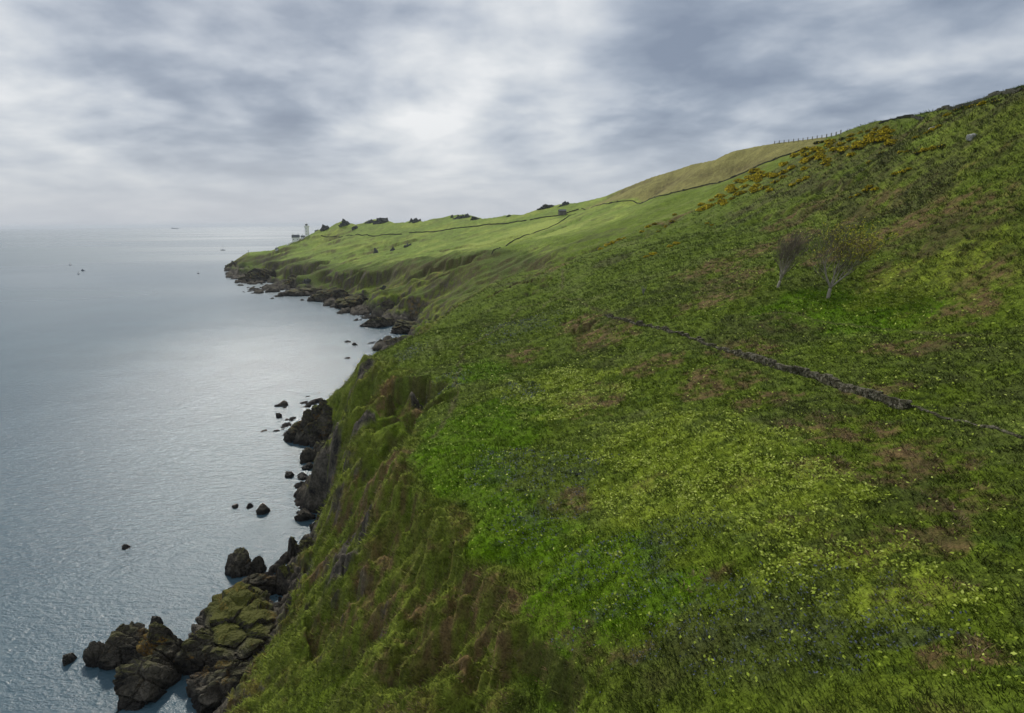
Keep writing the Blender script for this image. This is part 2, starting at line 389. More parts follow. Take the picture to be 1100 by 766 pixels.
def terrain_z(x, y):
    """nearest/bilinear look-up of the finished ground"""
    x = np.asarray(x, float); y = np.asarray(y, float)
    t = np.arctan2(x, y); l = np.log(np.sqrt(x * x + y * y))
    a = np.clip((t - th[0]) / (th[-1] - th[0]) * (NTH - 1), 0, NTH - 1.001); b = np.clip((l - lr[0]) / (lr[-1] - lr[0]) * (NR - 1), 0, NR - 1.001)
    i = a.astype(int); j = b.astype(int); a = a - i; b = b - j
    return (Zf[j, i] * (1 - a) + Zf[j, i + 1] * a) * (1 - b) + (Zf[j + 1, i] * (1 - a) + Zf[j + 1, i + 1] * a) * b
def grid_look(G, x, y):
    t = np.arctan2(x, y); l = np.log(np.sqrt(x * x + y * y))
    i = np.clip(((t - th[0]) / (th[-1] - th[0]) * (NTH - 1)).round().astype(int), 0, NTH - 1)
    j = np.clip(((l - lr[0]) / (lr[-1] - lr[0]) * (NR - 1)).round().astype(int), 0, NR - 1)
    return G[j, i]
def hit(px, py, smooth=False):
    """first ground point seen along a ray"""
    d = RC @ np.array([(px - CX) / F, -(py - CY) / F, -1.0]); d = d / math.hypot(d[0], d[1])
    r = np.exp(np.linspace(math.log(14), math.log(1900), 6000))
    zr = CAMZ + d[2] * r
    zg = terrain_z(d[0] * r, d[1] * r)
    zg = np.maximum(zg, 0.0)
    ok = np.nonzero(zr <= zg)[0]
    if len(ok) == 0: return None
    i = ok[0]; return np.array([d[0] * r[i], d[1] * r[i], zg[i]])
def proj(x, y, z):
    q = np.stack([x, y, z - CAMZ], -1) @ RC
    return CX + F * q[..., 0] / -q[..., 2], CY - F * q[..., 1] / -q[..., 2]

# ------------------------------------------------------------------ vegetation zones, in ground coordinates
def patch(px, py, rx, ry, e=0.45, rot=0.0, freq=1.6):
    """an irregular patch on the ground round the point seen at px,py; rx (across) and ry (away) in metres"""
    h = hit(px, py)
    if h is None: return np.zeros_like(X)
    dx = X - h[0]; dy = Y - h[1]; c, s = math.cos(rot), math.sin(rot)
    a = (dx * c + dy * s) / rx; b = (-dx * s + dy * c) / ry
    d = np.sqrt(a * a + b * b)
    m = np.zeros_like(X); sel = d < 2.2
    if sel.any():
        n = fbm(X[sel] * freq / rx + px, Y[sel] * freq / rx + py, 4, 0.6)
        m[sel] = sstep(1.15, 0.65, d[sel] + n * e * 1.6)
    return m
def mixc(c, col, m): return c * (1 - m[..., None]) + np.array(col)[None, None, :] * m[..., None]
n1 = fbm(X / 14, Y / 14, 4, 0.6); n2 = fbm(X / 3.1 + 50, Y / 3.1, 4, 0.65); n3 = fbm(X / 45 + 9, Y / 45, 4, 0.55); n4 = fbm(X / 0.9, Y / 0.9, 2)
GRASS = (0.060, 0.092, 0.008)
col = np.broadcast_to(np.array(GRASS), X.shape + (3,)).copy()
col = mixc(col, (0.075, 0.105, 0.022), sstep(-0.2, 0.45, n1) * 0.8)
col = mixc(col, (0.035, 0.065, 0.012), sstep(0.05, 0.5, n2) * 0.7)
col = mixc(col, (0.100, 0.100, 0.040), sstep(0.12, 0.5, n2 * 0.6 + n1 * 0.5) * 0.45)
# far pasture, lush and grazed, lightened further in place of cloud-broken sun
past = sstep(330, 480, RR + n3 * 120) * sstep(10, 20, Zb)
col = mixc(col, (0.092, 0.135, 0.030), past * 0.9)
st3 = fbm(X / 34, Y / 11 + X / 60, 4, 0.6)
col = mixc(col, (0.150, 0.185, 0.042), past * sstep(-0.15, 0.4, n3 + 0.25 * n1) * 0.7)
col = mixc(col, (0.062, 0.082, 0.024), past * sstep(0.12, 0.4, st3) * 0.6)
col = mixc(col, (0.065, 0.085, 0.030), past * sstep(0.25, 0.6, rib2 * 0.3 + n1) * 0.6)
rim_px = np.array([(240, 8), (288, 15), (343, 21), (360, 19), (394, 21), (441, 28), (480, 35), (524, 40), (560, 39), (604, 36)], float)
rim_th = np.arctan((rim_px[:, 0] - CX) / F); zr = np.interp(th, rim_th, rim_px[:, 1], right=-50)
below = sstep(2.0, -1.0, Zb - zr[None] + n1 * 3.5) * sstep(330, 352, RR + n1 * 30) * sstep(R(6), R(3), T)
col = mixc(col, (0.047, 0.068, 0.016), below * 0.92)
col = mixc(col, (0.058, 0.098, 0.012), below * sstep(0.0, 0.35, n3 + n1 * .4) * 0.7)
# heather / bracken over steep faces
brk = sstep(-0.05, 0.35, n2 * 0.6 + n1 * 0.5 + (cliff - 0.25) * 0.55)
faceM = sstep(0.45, 0.85, slope) * sstep(0.5, 4, Zb)
col = mixc(col, (0.078, 0.105, 0.016), faceM * 0.8)
col = mixc(col, (0.115, 0.076, 0.032), faceM * sstep(0.02, 0.42, n2 * 0.7 + n1 * 0.6) * 0.85)
col = mixc(col, (0.080, 0.125, 0.014), faceM * sstep(0.1, 0.45, -n2 * 0.6 - n1 * 0.6) * 0.8)
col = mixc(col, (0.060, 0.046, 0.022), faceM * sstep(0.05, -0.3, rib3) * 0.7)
col = mixc(col, (0.105, 0.135, 0.022), faceM * sstep(0.35, 0.65, rib3 + n2 * 0.3) * 0.6)
facefar = sstep(0.33, 0.55, slp) * sstep(260, 340, RR) * sstep(3, 8, Zb) * sstep(75, 45, Zb)
col = mixc(col, (0.060, 0.060, 0.028), facefar * sstep(-0.1, 0.3, n1 + n2 * .4) * 0.75)

brown = np.zeros_like(X)
for a in [(1035, 325, 6, 7), (1000, 372, 5, 3.5), (960, 372, 4, 3), (800, 375, 5, 7), (760, 405, 3.6, 5), (700, 392, 5, 5), (640, 430, 5, 7), (770, 415, 5, 5), (870, 455, 4.5, 3.6), (920, 470, 4, 3),
          (900, 500, 4, 3), (990, 490, 4, 4), (1000, 500, 3, 3), (940, 510, 3.5, 2.5), (770, 320, 7, 8), (760, 290, 9, 9), (830, 262, 12, 10), (870, 225, 12, 12), (930, 235, 10, 9), (985, 240, 9, 8),
          (1030, 230, 7, 7), (1020, 260, 7, 6), (900, 270, 8, 6), (650, 360, 7, 10), (665, 355, 4, 8), (560, 380, 5, 6), (627, 345, 6, 9), (590, 290, 10, 8), (690, 690, 2.2, 1.1), (640, 700, 2.0, 1.5),
          (920, 590, 3.4, 2.2), (1000, 575, 3, 2), (600, 680, 2.2, 2.0), (575, 665, 2.2, 1.6), (1040, 700, 2, 1.5), (720, 240, 12, 12), (410, 680, 3.5, 3.5), (430, 705, 3, 2.5), (385, 650, 2.5, 3), (345, 690, 2.5, 2.5), (408, 600, 3, 3.5), (434, 566, 2, 3), (540, 655, 3, 3), (565, 680, 3, 2), (455, 645, 2, 3), (500, 640, 2, 3), (395, 530, 3, 5), (350, 600, 3, 3), (420, 500, 3, 5), (440, 450, 3, 4), (410, 440, 3, 5), (370, 545, 3, 3), (520, 720, 2.5, 2), (480, 700, 2, 2), (790, 300, 8, 8), (940, 420, 5, 3), (850, 345, 5, 5),
          (955, 300, 6, 5), (1045, 290, 5, 6), (820, 430, 4, 3), (610, 540, 2.5, 3), (700, 520, 2, 1.5), (860, 560, 2.2, 1.4), (800, 520, 2, 1.6), (1035, 540, 3, 2.5), (980, 640, 3, 1.6), (760, 620, 2.3, 1.1)]:
    brown = np.maximum(brown, patch(*a, e=0.6))
brown *= sstep(-0.35, 0.25, n2 + n4 * 0.5)
col = mixc(col, (0.098, 0.064, 0.038), brown * 0.85)
dark = np.zeros_like(X)
for a in [(1000, 165, 22, 20), (900, 190, 18, 20), (940, 180, 18, 18), (830, 215, 14, 18), (960, 210, 14, 14), (1010, 190, 14, 12), (700, 250, 14, 9), (800, 230, 10, 16), (660, 280, 8, 14),
          (640, 255, 14, 16), (560, 300, 14, 7), (590, 275, 12, 10), (620, 262, 10, 12), (850, 180, 10, 18), (540, 290, 10, 10)]:
    dark = np.maximum(dark, patch(*a, e=0.7))
dark *= sstep(-0.3, 0.2, n1 + n2 * 0.5)
col = mixc(col, (0.046, 0.056, 0.018), dark * 0.85)
rough = np.zeros_like(X)  # broad patches of darker olive tone
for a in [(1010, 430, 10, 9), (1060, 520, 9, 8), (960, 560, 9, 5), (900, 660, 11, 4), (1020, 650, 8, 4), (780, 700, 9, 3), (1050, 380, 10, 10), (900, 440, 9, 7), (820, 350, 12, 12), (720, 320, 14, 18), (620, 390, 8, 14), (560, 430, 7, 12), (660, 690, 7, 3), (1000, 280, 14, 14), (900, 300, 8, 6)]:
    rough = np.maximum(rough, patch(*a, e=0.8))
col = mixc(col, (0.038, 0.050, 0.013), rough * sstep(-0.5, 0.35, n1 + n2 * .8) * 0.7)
# fresh bright sward by the cliff edge
fresh = np.zeros_like(X)
for a in [(600, 640, 6.5, 6.5), (560, 600, 6, 6), (520, 570, 6, 7), (640, 610, 6, 4), (490, 510, 7, 12), (480, 470, 8, 14), (690, 650, 5, 2.5), (540, 450, 7, 14), (520, 400, 7, 14),
          (900, 335, 10, 6), (960, 345, 10, 5), (860, 325, 8, 6)]:
    fresh = np.maximum(fresh, patch(*a, e=0.5))
edge_ok = sstep(0.75, 0.5, slope)
col = mixc(col, (0.055, 0.112, 0.003), fresh * edge_ok * (0.55 + 0.45 * sstep(-0.3, 0.3, n2)))
# pale flowering patch
pale = np.zeros_like(X)
for a in [(745, 490, 9, 11), (790, 520, 8, 8), (700, 470, 7, 10), (850, 540, 7, 5), (700, 540, 5, 5), (1000, 300, 10, 8), (600, 420, 9, 14), (960, 640, 5, 3), (880, 600, 5, 3)]:
    pale = np.maximum(pale, patch(*a, e=0.85))
col = mixc(col, (0.130, 0.178, 0.018), pale * sstep(-0.5, 0.3, n2 + n4 * 0.6) * 0.85)
# bluebell haze
blue = np.zeros_like(X)
for a in [(540, 500, 5, 7), (600, 510, 5, 6), (700, 590, 6, 3.5), (640, 600, 4, 3), (760, 660, 7, 2.2), (860, 690, 6, 2), (580, 560, 4, 4), (438, 380, 5, 8), (480, 410, 4, 8), (560, 350, 12, 12), (840, 640, 6, 2),
          (660, 650, 4, 2), (950, 690, 4, 1.6), (560, 420, 4, 6)]:
    blue = np.maximum(blue, patch(*a, e=0.7))
col = mixc(col, (0.040, 0.055, 0.026), blue * sstep(-0.1, 0.3, n2 * 0.8 + n4 * 0.4) * 0.55)
# dry straw-coloured field on the far summit
bl = np.array([p for p in (bhit(*a) for a in [(625, 224), (652, 219.5), (680, 216), (708, 211), (735, 205), (762, 198), (790, 190), (830, 173), (862, 161)]) if p is not None])
bl = bl[np.argsort(bl[:, 1])]; xl = np.interp(Y, bl[:, 1], bl[:, 0]) + 1.5
beige = sstep(-1.5, 2.5, X - xl + n1 * 2.5) * sstep(bl[0, 1] - 14, bl[0, 1] + 4, Y + n1 * 10) * sstep(bl[-1, 1] + 12, bl[-1, 1] - 12, Y + n1 * 14)
col = mixc(col, (0.120, 0.115, 0.046), beige * 0.92)
col = mixc(col, (0.085, 0.085, 0.035), beige * sstep(0.1, 0.5, n1 + n2 * .5) * 0.7)
# bare rock: low near the water and where very steep
bank = np.where(RR < 230, sstep(0.85, 1.5, slp), sstep(0.5, 0.85, slp)) * sstep(6, 10, Zb) * sstep(96, 88, Zb) * sstep(-0.4, 0.1, n2)
bank = bank * (1 - 0.75 * sstep(0.45, 0.85, slope) * (RR < 230))
col = mixc(col, (0.052, 0.044, 0.022), bank * 0.75)
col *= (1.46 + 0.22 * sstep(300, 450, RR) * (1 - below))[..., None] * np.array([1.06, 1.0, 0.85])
st = fbm(X / 5 + wx * .4, Y / 16, 4, 0.6); st2 = fbm(X / 2.2, Y / 2.2 + 9, 3, 0.6)
col *= (1 + 0.42 * st * sstep(120, 220, RR) + 0.30 * st2 * sstep(90, 150, RR))[..., None]
rock = np.clip(rocky * 1.3 * sstep(7.5, 3.5, Zf + n2 * 5 + n1 * 3), 0, 1)
rock = np.maximum(rock, sstep(1.25, 1.9, slp) * sstep(0.1, 0.45, n2 + n1 * 0.5 + 0.1) * sstep(26, 16, Zb + n1 * 4) * sstep(RR * 0 + 330, 300, RR) * 0.9)
rock = np.maximum(rock, sstep(0.62, 0.95, slp) * farw * sstep(-0.1, 0.2, n2 + n1 * .5) * sstep(30, 14, Zb) * 0.9)
rockp = np.zeros_like(X)
for a in [(449, 437, 1.8, 2.0), (345, 540, 4, 5), (352, 520, 3.5, 5), (370, 590, 2.2, 2.2), (365, 605, 2.6, 2.0), (392, 565, 1.2, 2), (392, 400, 3, 4), (388, 452, 2.6, 2.6), (620, 760, .1, .1), (345, 500, 2, 3)]:
    rockp = np.maximum(rockp, patch(*a, e=0.5))
rock = np.maximum(rock, rockp)
near_r = rock * sstep(240, 200, RR) * sstep(4, 7, Zb)
Zf = Zf + near_r * (blocks(X + 13, Y + 7, 2.4) * 0.75 + blocks(X, Y + 31, 0.9) * 0.35)
lich = sstep(0.1, 0.4, n1 + n2 * 0.7) * sstep(2, 6, Zf) * sstep(18, 9, Zf)

sunny = np.zeros_like(X)  # sunlit bands painted into the far pasture colour
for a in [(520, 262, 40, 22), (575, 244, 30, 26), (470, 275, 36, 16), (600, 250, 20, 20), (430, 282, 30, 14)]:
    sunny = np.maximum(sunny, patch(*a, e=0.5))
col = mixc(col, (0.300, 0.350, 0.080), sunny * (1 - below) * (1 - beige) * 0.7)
def line_mask(pts, w_):
    pw = np.array([p for p in (bhit(*a) for a in pts) if p is not None]); lo = pw.min(0) - 6; hi = pw.max(0) + 6
    m = np.zeros_like(X); sel = (X > lo[0]) & (X < hi[0]) & (Y > lo[1]) & (Y < hi[1])
    x = X[sel]; y = Y[sel]; x = x + fbm(x / 6, y / 6, 2) * 1.2; best = np.full(x.shape, 1e9)
    for a, b in zip(pw[:-1], pw[1:]):
        e_ = b - a; t_ = np.clip(((x - a[0]) * e_[0] + (y - a[1]) * e_[1]) / (e_ @ e_ + 1e-6), 0, 1)
        best = np.minimum(best, np.hypot(x - a[0] - t_ * e_[0], y - a[1] - t_ * e_[1]))
    m[sel] = sstep(w_ * 1.5, w_ * 0.5, best); return m
trod = np.maximum(line_mask([(604, 292), (604, 308), (575, 335), (530, 358), (498, 374), (493, 400), (488, 430), (470, 470)], 0.45), line_mask([(650, 338), (628, 326), (604, 318), (560, 330), (520, 352)], 0.5))
trod = np.maximum(trod, line_mask([(790, 345), (840, 338), (900, 345), (980, 352), (1050, 362)], 0.35))
col = mixc(col, (0.115, 0.105, 0.045), trod * sstep(-0.4, 0.2, n2 + 0.2) * 0.7)
# trodden path along the slope
# ------------------------------------------------------------------ mesh helpers
def new_mesh(name, verts, faces, mat=None, parent=None, smooth=False, cols=None, cname='tint'):
    me = bpy.data.meshes.new(name)
    verts = np.asarray(verts, np.float32); faces = np.asarray(faces, np.int32)
    me.vertices.add(len(verts)); me.vertices.foreach_set('co', verts.ravel())
    k_ = faces.shape[1]
    me.loops.add(faces.size); me.loops.foreach_set('vertex_index', faces.ravel())
    me.polygons.add(len(faces)); me.polygons.foreach_set('loop_start', np.arange(0, faces.size, k_, dtype=np.int32))
    me.polygons.foreach_set('use_smooth', np.full(len(faces), smooth))
    me.update(calc_edges=True)
    if cols is not None:
        at = me.attributes.new(cname, 'FLOAT_COLOR', 'POINT')
        c4 = np.ones((len(verts), 4), np.float32); c4[:, :cols.shape[1]] = cols
        at.data.foreach_set('color', c4.ravel())
    if mat: me.materials.append(mat)
    o = bpy.data.objects.new(name, me); C.objects.link(o)
    if parent: o.parent = parent
    return o
def tag(o, label=None, cat=None, group=None, kind=None):
    if label: o['label'] = label
    if cat: o['category'] = cat
    if group: o['group'] = group
    if kind: o['kind'] = kind
    return o
def empty(name, loc, label, cat, group=None, rz=0):
    o = bpy.data.objects.new(name, None); C.objects.link(o); o.location = loc; o.rotation_euler = (0, 0, rz); o.empty_display_size = 0.5
    return tag(o, label, cat, group)
class MB:
    def __init__(s): s.v = []; s.f = []
    def box(s, c, sz, rz=0, taper=1.0):
        b = len(s.v); cs, sn = math.cos(rz), math.sin(rz)
        for dz, t in ((-.5, 1), (.5, taper)):
            for a, d in ((-.5, -.5), (.5, -.5), (.5, .5), (-.5, .5)):
                x, y = a * sz[0] * t, d * sz[1] * t
                s.v.append((c[0] + x * cs - y * sn, c[1] + x * sn + y * cs, c[2] + dz * sz[2]))
        for q in ((0, 3, 2, 1), (4, 5, 6, 7), (0, 1, 5, 4), (1, 2, 6, 5), (2, 3, 7, 6), (3, 0, 4, 7)): s.f.append([b + i for i in q])
    def lathe(s, prof, n=20, c=(0, 0, 0), cap=True):
        b = len(s.v)
        for r, z in prof:
            for i in range(n):
                a = 2 * math.pi * i / n; s.v.append((c[0] + r * math.cos(a), c[1] + r * math.sin(a), c[2] + z))
        for j in range(len(prof) - 1):
            for i in range(n):
                i2 = (i + 1) % n; s.f.append([b + j * n + i, b + j * n + i2, b + (j + 1) * n + i2, b + (j + 1) * n + i])
        if cap: s.f.append([b + (len(prof) - 1) * n + i for i in range(n)]); s.f.append([b + i for i in range(n)][::-1])
    def tube(s, pts, rad, n=5):
        b = len(s.v); pts = [Vector(p) for p in pts]
        for j, p in enumerate(pts):
            d = (pts[min(j + 1, len(pts) - 1)] - pts[max(j - 1, 0)]).normalized()
            a = d.orthogonal().normalized(); e_ = d.cross(a)
            for i in range(n):
                t = 2 * math.pi * i / n; q = p + (a * math.cos(t) + e_ * math.sin(t)) * rad[j]; s.v.append(tuple(q))
        for j in range(len(pts) - 1):
            for i in range(n):
                i2 = (i + 1) % n; s.f.append([b + j * n + i, b + j * n + i2, b + (j + 1) * n + i2, b + (j + 1) * n + i])
        s.f.append([b + (len(pts) - 1) * n + i for i in range(n)]); s.f.append([b + i for i in range(n)][::-1])
    def poly(s, vs, fs):
        b = len(s.v); s.v += [tuple(v) for v in vs]; s.f += [[b + i for i in f] for f in fs]
    def build(s, name, mat, parent=None, smooth=False):
        me = bpy.data.meshes.new(name); me.from_pydata(s.v, [], s.f); me.update()
        if smooth: me.polygons.foreach_set('use_smooth', np.full(len(me.polygons), True))
        me.materials.append(mat); o = bpy.data.objects.new(name, me); C.objects.link(o)
        if parent: o.parent = parent
        return o

# ------------------------------------------------------------------ materials
def mat_new(name):
    m = bpy.data.materials.new(name); m.use_nodes = True; t = NT(m.node_tree)
    b = t.n('ShaderNodeBsdfPrincipled'); o = t.n('ShaderNodeOutputMaterial'); t.t.links.new(b.outputs[0], o.inputs[0])
    return m, t, b
def simple(name, c, rough=0.8, var=0.25, scale=3.0):
    m, t, b = mat_new(name); tcn = t.n('ShaderNodeTexCoord')
    n = t.noise(tcn.outputs['Object'], scale, 4, 0.6)
    c2 = tuple(x * (1 - var) for x in c); c1 = tuple(x * (1 + var) for x in c)
    t.t.links.new(t.mix(n, c2, c1), b.inputs['Base Color']); b.inputs['Roughness'].default_value = rough
    b.inputs['Specular IOR Level'].default_value = 0.2
    return m

def rock_color(t, pos, geo):
    """fractured dark schist"""
    n = t.noise(pos, 0.35, 6, 0.62, 0.3); n2_ = t.noise(pos, 2.2, 5, 0.65)
    r = t.n('ShaderNodeValToRGB'); t.t.links.new(t.math('ADD', t.math('MULTIPLY', n, 0.6), t.math('MULTIPLY', n2_, 0.4)), r.inputs[0])
    e = r.color_ramp.elements; e[0].position = 0.36; e[0].color = (0.016, 0.016, 0.017, 1); e[1].position = 0.66; e[1].color = (0.17, 0.15, 0.12, 1)
    q = e.new(0.5); q.color = (0.070, 0.062, 0.048, 1)
    return r.outputs[0]

def make_ground():
    m, t, b = mat_new('turf_and_rock')
    geo = t.n('ShaderNodeNewGeometry'); pos = geo.outputs['Position']
    a = t.n('ShaderNodeAttribute', attribute_name='tint'); rk = t.n('ShaderNodeAttribute', attribute_name='rockmask')
    rs = t.n('ShaderNodeSeparateColor'); t.t.links.new(rk.outputs['Color'], rs.inputs[0])
    fine = t.noise(pos, 5.0, 5, 0.7); mid = t.noise(pos, 1.1, 4, 0.6)
    fac = t.maprange(t.math('ADD', t.math('MULTIPLY', fine, 0.6), t.math('MULTIPLY', mid, 0.4)), 0.36, 0.64, 0.45, 1.6, False)
    g = t.vmath('SCALE', a.outputs['Color']); t.t.links.new(fac, g.node.inputs['Scale'])
    rc = rock_color(t, pos, geo)
    lc = t.mix(t.math('MULTIPLY', rs.outputs[1], t.maprange(t.noise(pos, 0.5, 4, .6), 0.5, 0.62)), rc, (0.16, 0.105, 0.03))
    z = t.n('ShaderNodeSeparateXYZ', ins={0: pos}).outputs[2]
    wet = t.maprange(t.math('ADD', z, t.math('MULTIPLY', mid, 1.2)), 1.0, 2.6, 1.0, 0.0)
    lc = t.mix(t.math('MULTIPLY', wet, 0.8), lc, (0.010, 0.010, 0.011))
    c = t.mix(rs.outputs[0], g, lc)
    t.t.links.new(c, b.inputs['Base Color'])
    b.inputs['Roughness'].default_value = 0.95; b.inputs['Specular IOR Level'].default_value = 0.06
    hgt = t.math('ADD', t.math('MULTIPLY', fine, 0.35), mid)
    bp = t.n('ShaderNodeBump', ins={'Height': hgt, 'Strength': 0.8, 'Distance': 0.5}); t.t.links.new(bp.outputs[0], b.inputs['Normal'])
    return m
def make_rock_mat(name='wet_schist', green=0.5, orange=0.3, dark=1.0):
    m, t, b = mat_new(name)
    geo = t.n('ShaderNodeNewGeometry'); pos = geo.outputs['Position']; nz = t.n('ShaderNodeSeparateXYZ', ins={0: geo.outputs['Normal']}).outputs[2]
    rc = rock_color(t, pos, geo)
    z = t.n('ShaderNodeSeparateXYZ', ins={0: pos}).outputs[2]
    n = t.noise(pos, 0.45, 4, 0.6); nf = t.noise(pos, 3.0, 4, 0.65)
    gm = t.math('MULTIPLY', t.maprange(t.math('ADD', nz, t.math('MULTIPLY', n, 0.8)), 0.75 if dark == 1.0 else 0.55, 1.15 if dark == 1.0 else 0.85), t.maprange(z, 2.5, 4.5))
    c = t.mix(t.math('MULTIPLY', gm, green), rc, (0.095, 0.098, 0.022))
    om = t.math('MULTIPLY', t.maprange(t.noise(pos, 0.33, 5, 0.6), 0.56, 0.62), t.maprange(z, 1.8, 3.2))
    om = t.math('MULTIPLY', om, t.maprange(nf, 0.4, 0.55))
    c = t.mix(t.math('MULTIPLY', om, orange), c, (0.27, 0.14, 0.012))
    wet = t.maprange(t.math('ADD', z, t.math('MULTIPLY', n, 1.2)), 0.9, 2.4, 1.0, 0.0)
    c = t.mix(t.math('MULTIPLY', wet, 0.75), c, (0.010, 0.010, 0.011))
    t.t.links.new(c, b.inputs['Base Color'])
    t.t.links.new(t.maprange(wet, 0, 1, 0.9, 0.6), b.inputs['Roughness']); b.inputs['Specular IOR Level'].default_value = 0.15
    vo = t.n('ShaderNodeTexVoronoi', feature='DISTANCE_TO_EDGE'); t.t.links.new(pos, vo.inputs['Vector']); vo.inputs['Scale'].default_value = 1.1
    h = t.math('ADD', t.math('ADD', nf, n), t.math('MULTIPLY', t.maprange(vo.outputs[0], 0, 0.12), 0.35))
    bp = t.n('ShaderNodeBump', ins={'Height': h, 'Strength': 0.9, 'Distance': 0.45}); t.t.links.new(bp.outputs[0], b.inputs['Normal'])
    return m
def make_leafmat(name, rough=0.7):
    m, t, b = mat_new(name); a = t.n('ShaderNodeAttribute', attribute_name='tint')
    t.t.links.new(a.outputs['Color'], b.inputs['Base Color']); b.inputs['Roughness'].default_value = rough; b.inputs['Specular IOR Level'].default_value = 0.06
    geo = t.n('ShaderNodeNewGeometry'); nn_ = t.vmath('NORMALIZE', t.vmath('ADD', t.vmath('MULTIPLY', geo.outputs['Normal'], (0.7, 0.7, 0.7)), (-0.25, 0.0, 0.9)))
    t.t.links.new(nn_, b.inputs['Normal'])
    return m
def make_sea():
    m, t, b = mat_new('sea_water')
    geo = t.n('ShaderNodeNewGeometry'); pos = geo.outputs['Position']
    def mapped(rz, sx, sy):
        mp = t.n('ShaderNodeMapping'); t.t.links.new(pos, mp.inputs[0]); mp.inputs['Rotation'].default_value = (0, 0, R(rz)); mp.inputs['Scale'].default_value = (sx, sy, 1); return mp.outputs[0]
    big = t.noise(mapped(8, 0.0008, 0.0022), 1.0, 2, 0.5)
    b.inputs['Specular IOR Level'].default_value = 0.5; b.inputs['IOR'].default_value = 1.333
    col_ = t.mix(t.maprange(t.noise(pos, 0.02, 4, .6), 0.35, 0.65), (0.048, 0.094, 0.122), (0.060, 0.112, 0.140))
    t.t.links.new(col_, b.inputs['Base Color'])
    t.t.links.new(t.maprange(big, 0.38, 0.60, 0.23, 0.30), b.inputs['Roughness'])
    w1 = t.noise(mapped(20, 0.3, 0.7), 1.0, 5, 0.62, 0.3); w2 = t.noise(mapped(-28, 1.1, 2.0), 1.0, 4, 0.65)
    h = t.math('ADD', t.math('MULTIPLY', w1, 0.55), t.math('MULTIPLY', w2, 0.35))
    bp = t.n('ShaderNodeBump', ins={'Height': h, 'Strength': 0.45, 'Distance': 0.9})
    rad = t.vmath('LENGTH', pos, out=1)
    t.t.links.new(t.math('MULTIPLY', t.maprange(rad, 60, 900, 0.62, 0.06), t.maprange(rad, 900, 5000, 1.0, 0.0)), bp.inputs['Strength']); t.t.links.new(bp.outputs[0], b.inputs['Normal'])
    return m
def stone_mat():
    m, t, b = mat_new('lichened_wall_stone'); tcn = t.n('ShaderNodeTexCoord')
    vo = t.n('ShaderNodeTexVoronoi', feature='F1'); t.t.links.new(tcn.outputs['Object'], vo.inputs['Vector']); vo.inputs['Scale'].default_value = 2.6
    v = t.n('ShaderNodeSeparateColor'); t.t.links.new(vo.outputs['Color'], v.inputs[0])
    r = t.n('ShaderNodeValToRGB'); t.t.links.new(v.outputs[0], r.inputs[0]); e = r.color_ramp.elements
    e[0].color = (0.035, 0.030, 0.020, 1); e[1].color = (0.26, 0.235, 0.18, 1); q = e.new(0.65); q.color = (0.095, 0.082, 0.058, 1)
    n = t.noise(tcn.outputs['Object'], 9.0, 3, .6)
    t.t.links.new(t.mix(t.maprange(n, .5, .62), r.outputs[0], (0.055, 0.065, 0.022)), b.inputs['Base Color']); b.inputs['Roughness'].default_value = .95; b.inputs['Specular IOR Level'].default_value = .1
    return m
M_ground = make_ground(); M_rock = make_rock_mat(); M_rock_g = make_rock_mat('mossy_schist', 1.0, 0.25, 0.6); M_rock_o = make_rock_mat('lichen_schist', 0.6, 0.55)
M_crag = simple('grey_crag', (0.085, 0.088, 0.082), 0.95, 0.6, 0.35); M_leaf = make_leafmat('leaf'); M_sea = make_sea()
M_white = simple('white_render', (0.88, 0.88, 0.86), 0.7, 0.04); M_slate = simple('slate_roof', (0.10, 0.105, 0.115), 0.6)
M_glass = simple('dark_glass', (0.03, 0.035, 0.04), 0.15, 0.1); M_bark = simple('bark', (0.30, 0.27, 0.22), 0.9, 0.4, 6)
M_twig = simple('twig', (0.135, 0.11, 0.08), 0.9, 0.3, 6); M_wood = simple('weathered_wood', (0.20, 0.18, 0.15), 0.85, 0.3, 4)
M_hull = simple('painted_hull', (0.10, 0.12, 0.16), 0.4, 0.1); M_sail = simple('white_hull', (0.55, 0.55, 0.55), 0.5, 0.05); M_metal = simple('mast_metal', (0.25, 0.25, 0.26), 0.4, 0.1)
M_stone = simple('wall_stone', (0.115, 0.105, 0.088), 0.9, 0.95, 3.2); M_stone = stone_mat(); M_fstone = simple('far_wall_stone', (0.065, 0.066, 0.045), 0.9, 0.5, 0.8)

# ------------------------------------------------------------------ terrain object
keepv = Zf > -5.5
idx = np.arange(NTH * NR).reshape(NR, NTH)
q = np.stack([idx[:-1, :-1], idx[:-1, 1:], idx[1:, 1:], idx[1:, :-1]], -1).reshape(-1, 4)
q = q[:, ::-1] if False else q
kf = keepv.ravel()[q].any(1); q = q[kf]
used = np.zeros(NTH * NR, bool); used[q.ravel()] = True; remap = np.cumsum(used) - 1
V = np.stack([X, Y, Zf], -1).reshape(-1, 3)[used]
q = remap[q][:, [0, 1, 2, 3]]
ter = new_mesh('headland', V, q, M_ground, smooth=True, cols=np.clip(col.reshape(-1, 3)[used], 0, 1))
c4 = np.zeros((len(V), 4), np.float32); c4[:, 0] = rock.ravel()[used]; c4[:, 1] = lich.ravel()[used]; c4[:, 3] = 1
ter.data.attributes.new('rockmask', 'FLOAT_COLOR', 'POINT').data.foreach_set('color', c4.ravel())
tag(ter, kind='structure')
print('terrain', len(V), len(q))

# ------------------------------------------------------------------ sea
S = 60000
sea = new_mesh('sea', [(-S, -S, 0), (S, -S, 0), (S, S, 0), (-S, S, 0)], [[0, 1, 2, 3]], M_sea); tag(sea, kind='structure')

